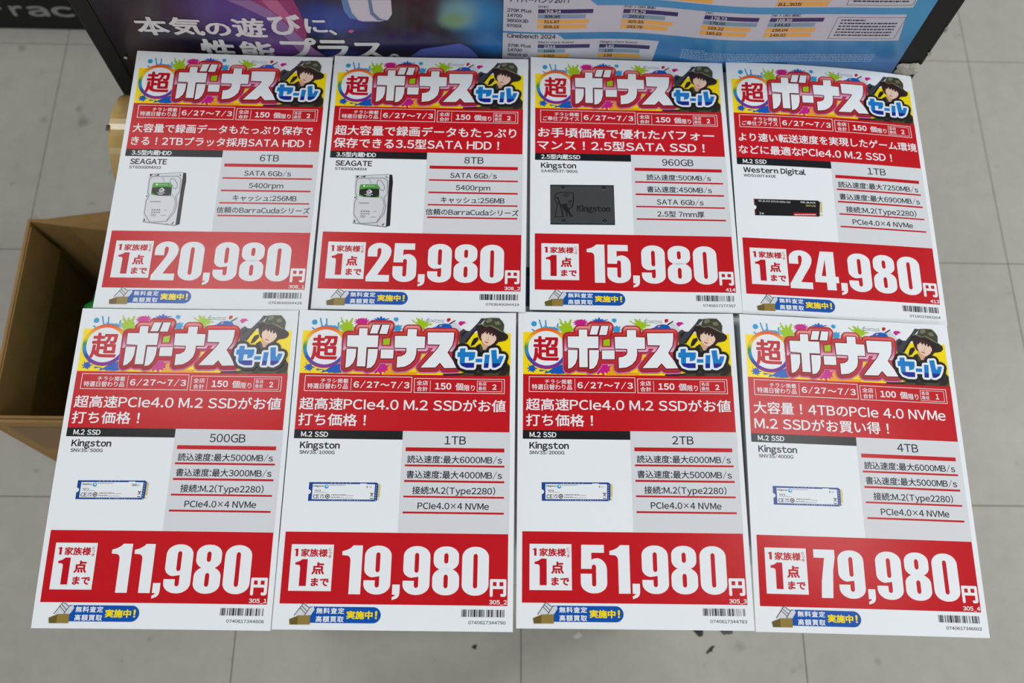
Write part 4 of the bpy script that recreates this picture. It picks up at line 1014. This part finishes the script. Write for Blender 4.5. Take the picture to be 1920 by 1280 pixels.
# ------------------------------------------------------------------ roll of packing tape by the display
roll = tag(empty('tape_roll', (-0.3985, 0.598, 0.5606)), 'shiny golden roll of packing tape tucked under the hard disk flyer', 'tape')
RR, RI, RW = .0590, .038, .046
def tube(name, r0, r1, w, material, n=56):
    V = []; F = []
    for i in range(n):
        a = 2 * math.pi * i / n
        for r, x in ((r1, -w / 2), (r1, w / 2), (r0, w / 2), (r0, -w / 2)):
            V.append((x, r * math.cos(a), RR + r * math.sin(a)))
    for i in range(n):
        j = (i + 1) % n
        for k in range(4): F.append((4 * i + k, 4 * j + k, 4 * j + (k + 1) % 4, 4 * i + (k + 1) % 4))
    me = mesh_from(name, V, F)
    return link(name, me, material, roll)
tape_m = mat('amber_tape', srgb(196, 164, 98), .2, spec=.6, coat=.5)
grain(tape_m, 40, .12)
tube('tape_winding', RI + .003, RR, RW, tape_m); tube('core', RI, RI + .0028, RW + .001, cb_edge)
tail = []
for i in range(7):
    a = math.radians(98 + i * 1.2); r = RR + .0006 + .0003 * i
    tail += [(-RW / 2 - .0015 - .0018 * (i % 2), r * math.cos(a), RR + r * math.sin(a)), (-RW / 2 + .0012, r * math.cos(a), RR + r * math.sin(a))]
me = mesh_from('tape_end', tail, [(2 * i, 2 * i + 1, 2 * i + 3, 2 * i + 2) for i in range(6)]); link('tape_end', me, mat('tape_end_dark', srgb(60, 48, 30), .3), roll)

# ------------------------------------------------------------------ dark blue card on the table, seen through the gap between flyers
card = tag(empty('blue_card', (0.035, 0.385, TT + .0002)), 'small dark blue card on the table between the flyers', 'card')
box('card_sheet', (-.03, -.016, 0, .03, .016, .0006), mat('card_navy', srgb(26, 42, 84), .4), card)
box('card_band', (-.03, .0165, 0, .03, .026, .0006), mat('card_black', srgb(18, 18, 22), .4), card)

# ------------------------------------------------------------------ scraps on the floor
def scrap(x, y, s, seed, col, label, sx=1, rot=0):
    R = random.Random(seed); n = 11; V = [(0, 0, .0009)]
    for i in range(n):
        a = 2 * math.pi * i / n; r = s * R.uniform(.5, 1.15); px, py = math.cos(a) * r * sx, math.sin(a) * r
        V.append((px * math.cos(rot) - py * math.sin(rot), px * math.sin(rot) + py * math.cos(rot), R.uniform(.0003, .0012)))
    V += [(x_, y_, 0.00005) for x_, y_, z_ in V[1:]]
    F = [(0, 1 + i, 1 + (i + 1) % n) for i in range(n)] + [(1 + i, 1 + n + i, 1 + n + (i + 1) % n, 1 + (i + 1) % n) for i in range(n)]
    o = link('floor_scrap', mesh_from('floor_scrap', V, F), mat('scrap', srgb(*col), .7)); o.location = (x, y, 0)
    return tag(o, label, 'scrap')
scrap(-0.021, 0.085, .0045, 1, (44, 40, 36), 'small round dark scrap on the floor below the 19,980 yen flyer')
scrap(0.352, 0.083, .009, 2, (48, 42, 38), 'curved dark scrap on the shaded floor below the 51,980 yen flyer', .4, -.8)
scrap(0.142, 0.104, .006, 3, (206, 206, 202), 'tiny white paper scrap on the floor below the flyers', 1.3, .4)
scrap(0.335, 0.1115, .009, 4, (44, 43, 44), 'torn black tape scrap on the floor at the edge of the 51,980 yen flyer', 1.2, .2)
scrap(0.380, 0.1105, .007, 5, (80, 80, 82), 'grey tape scrap on the floor below the 51,980 yen flyer barcode', 1.5, .1)
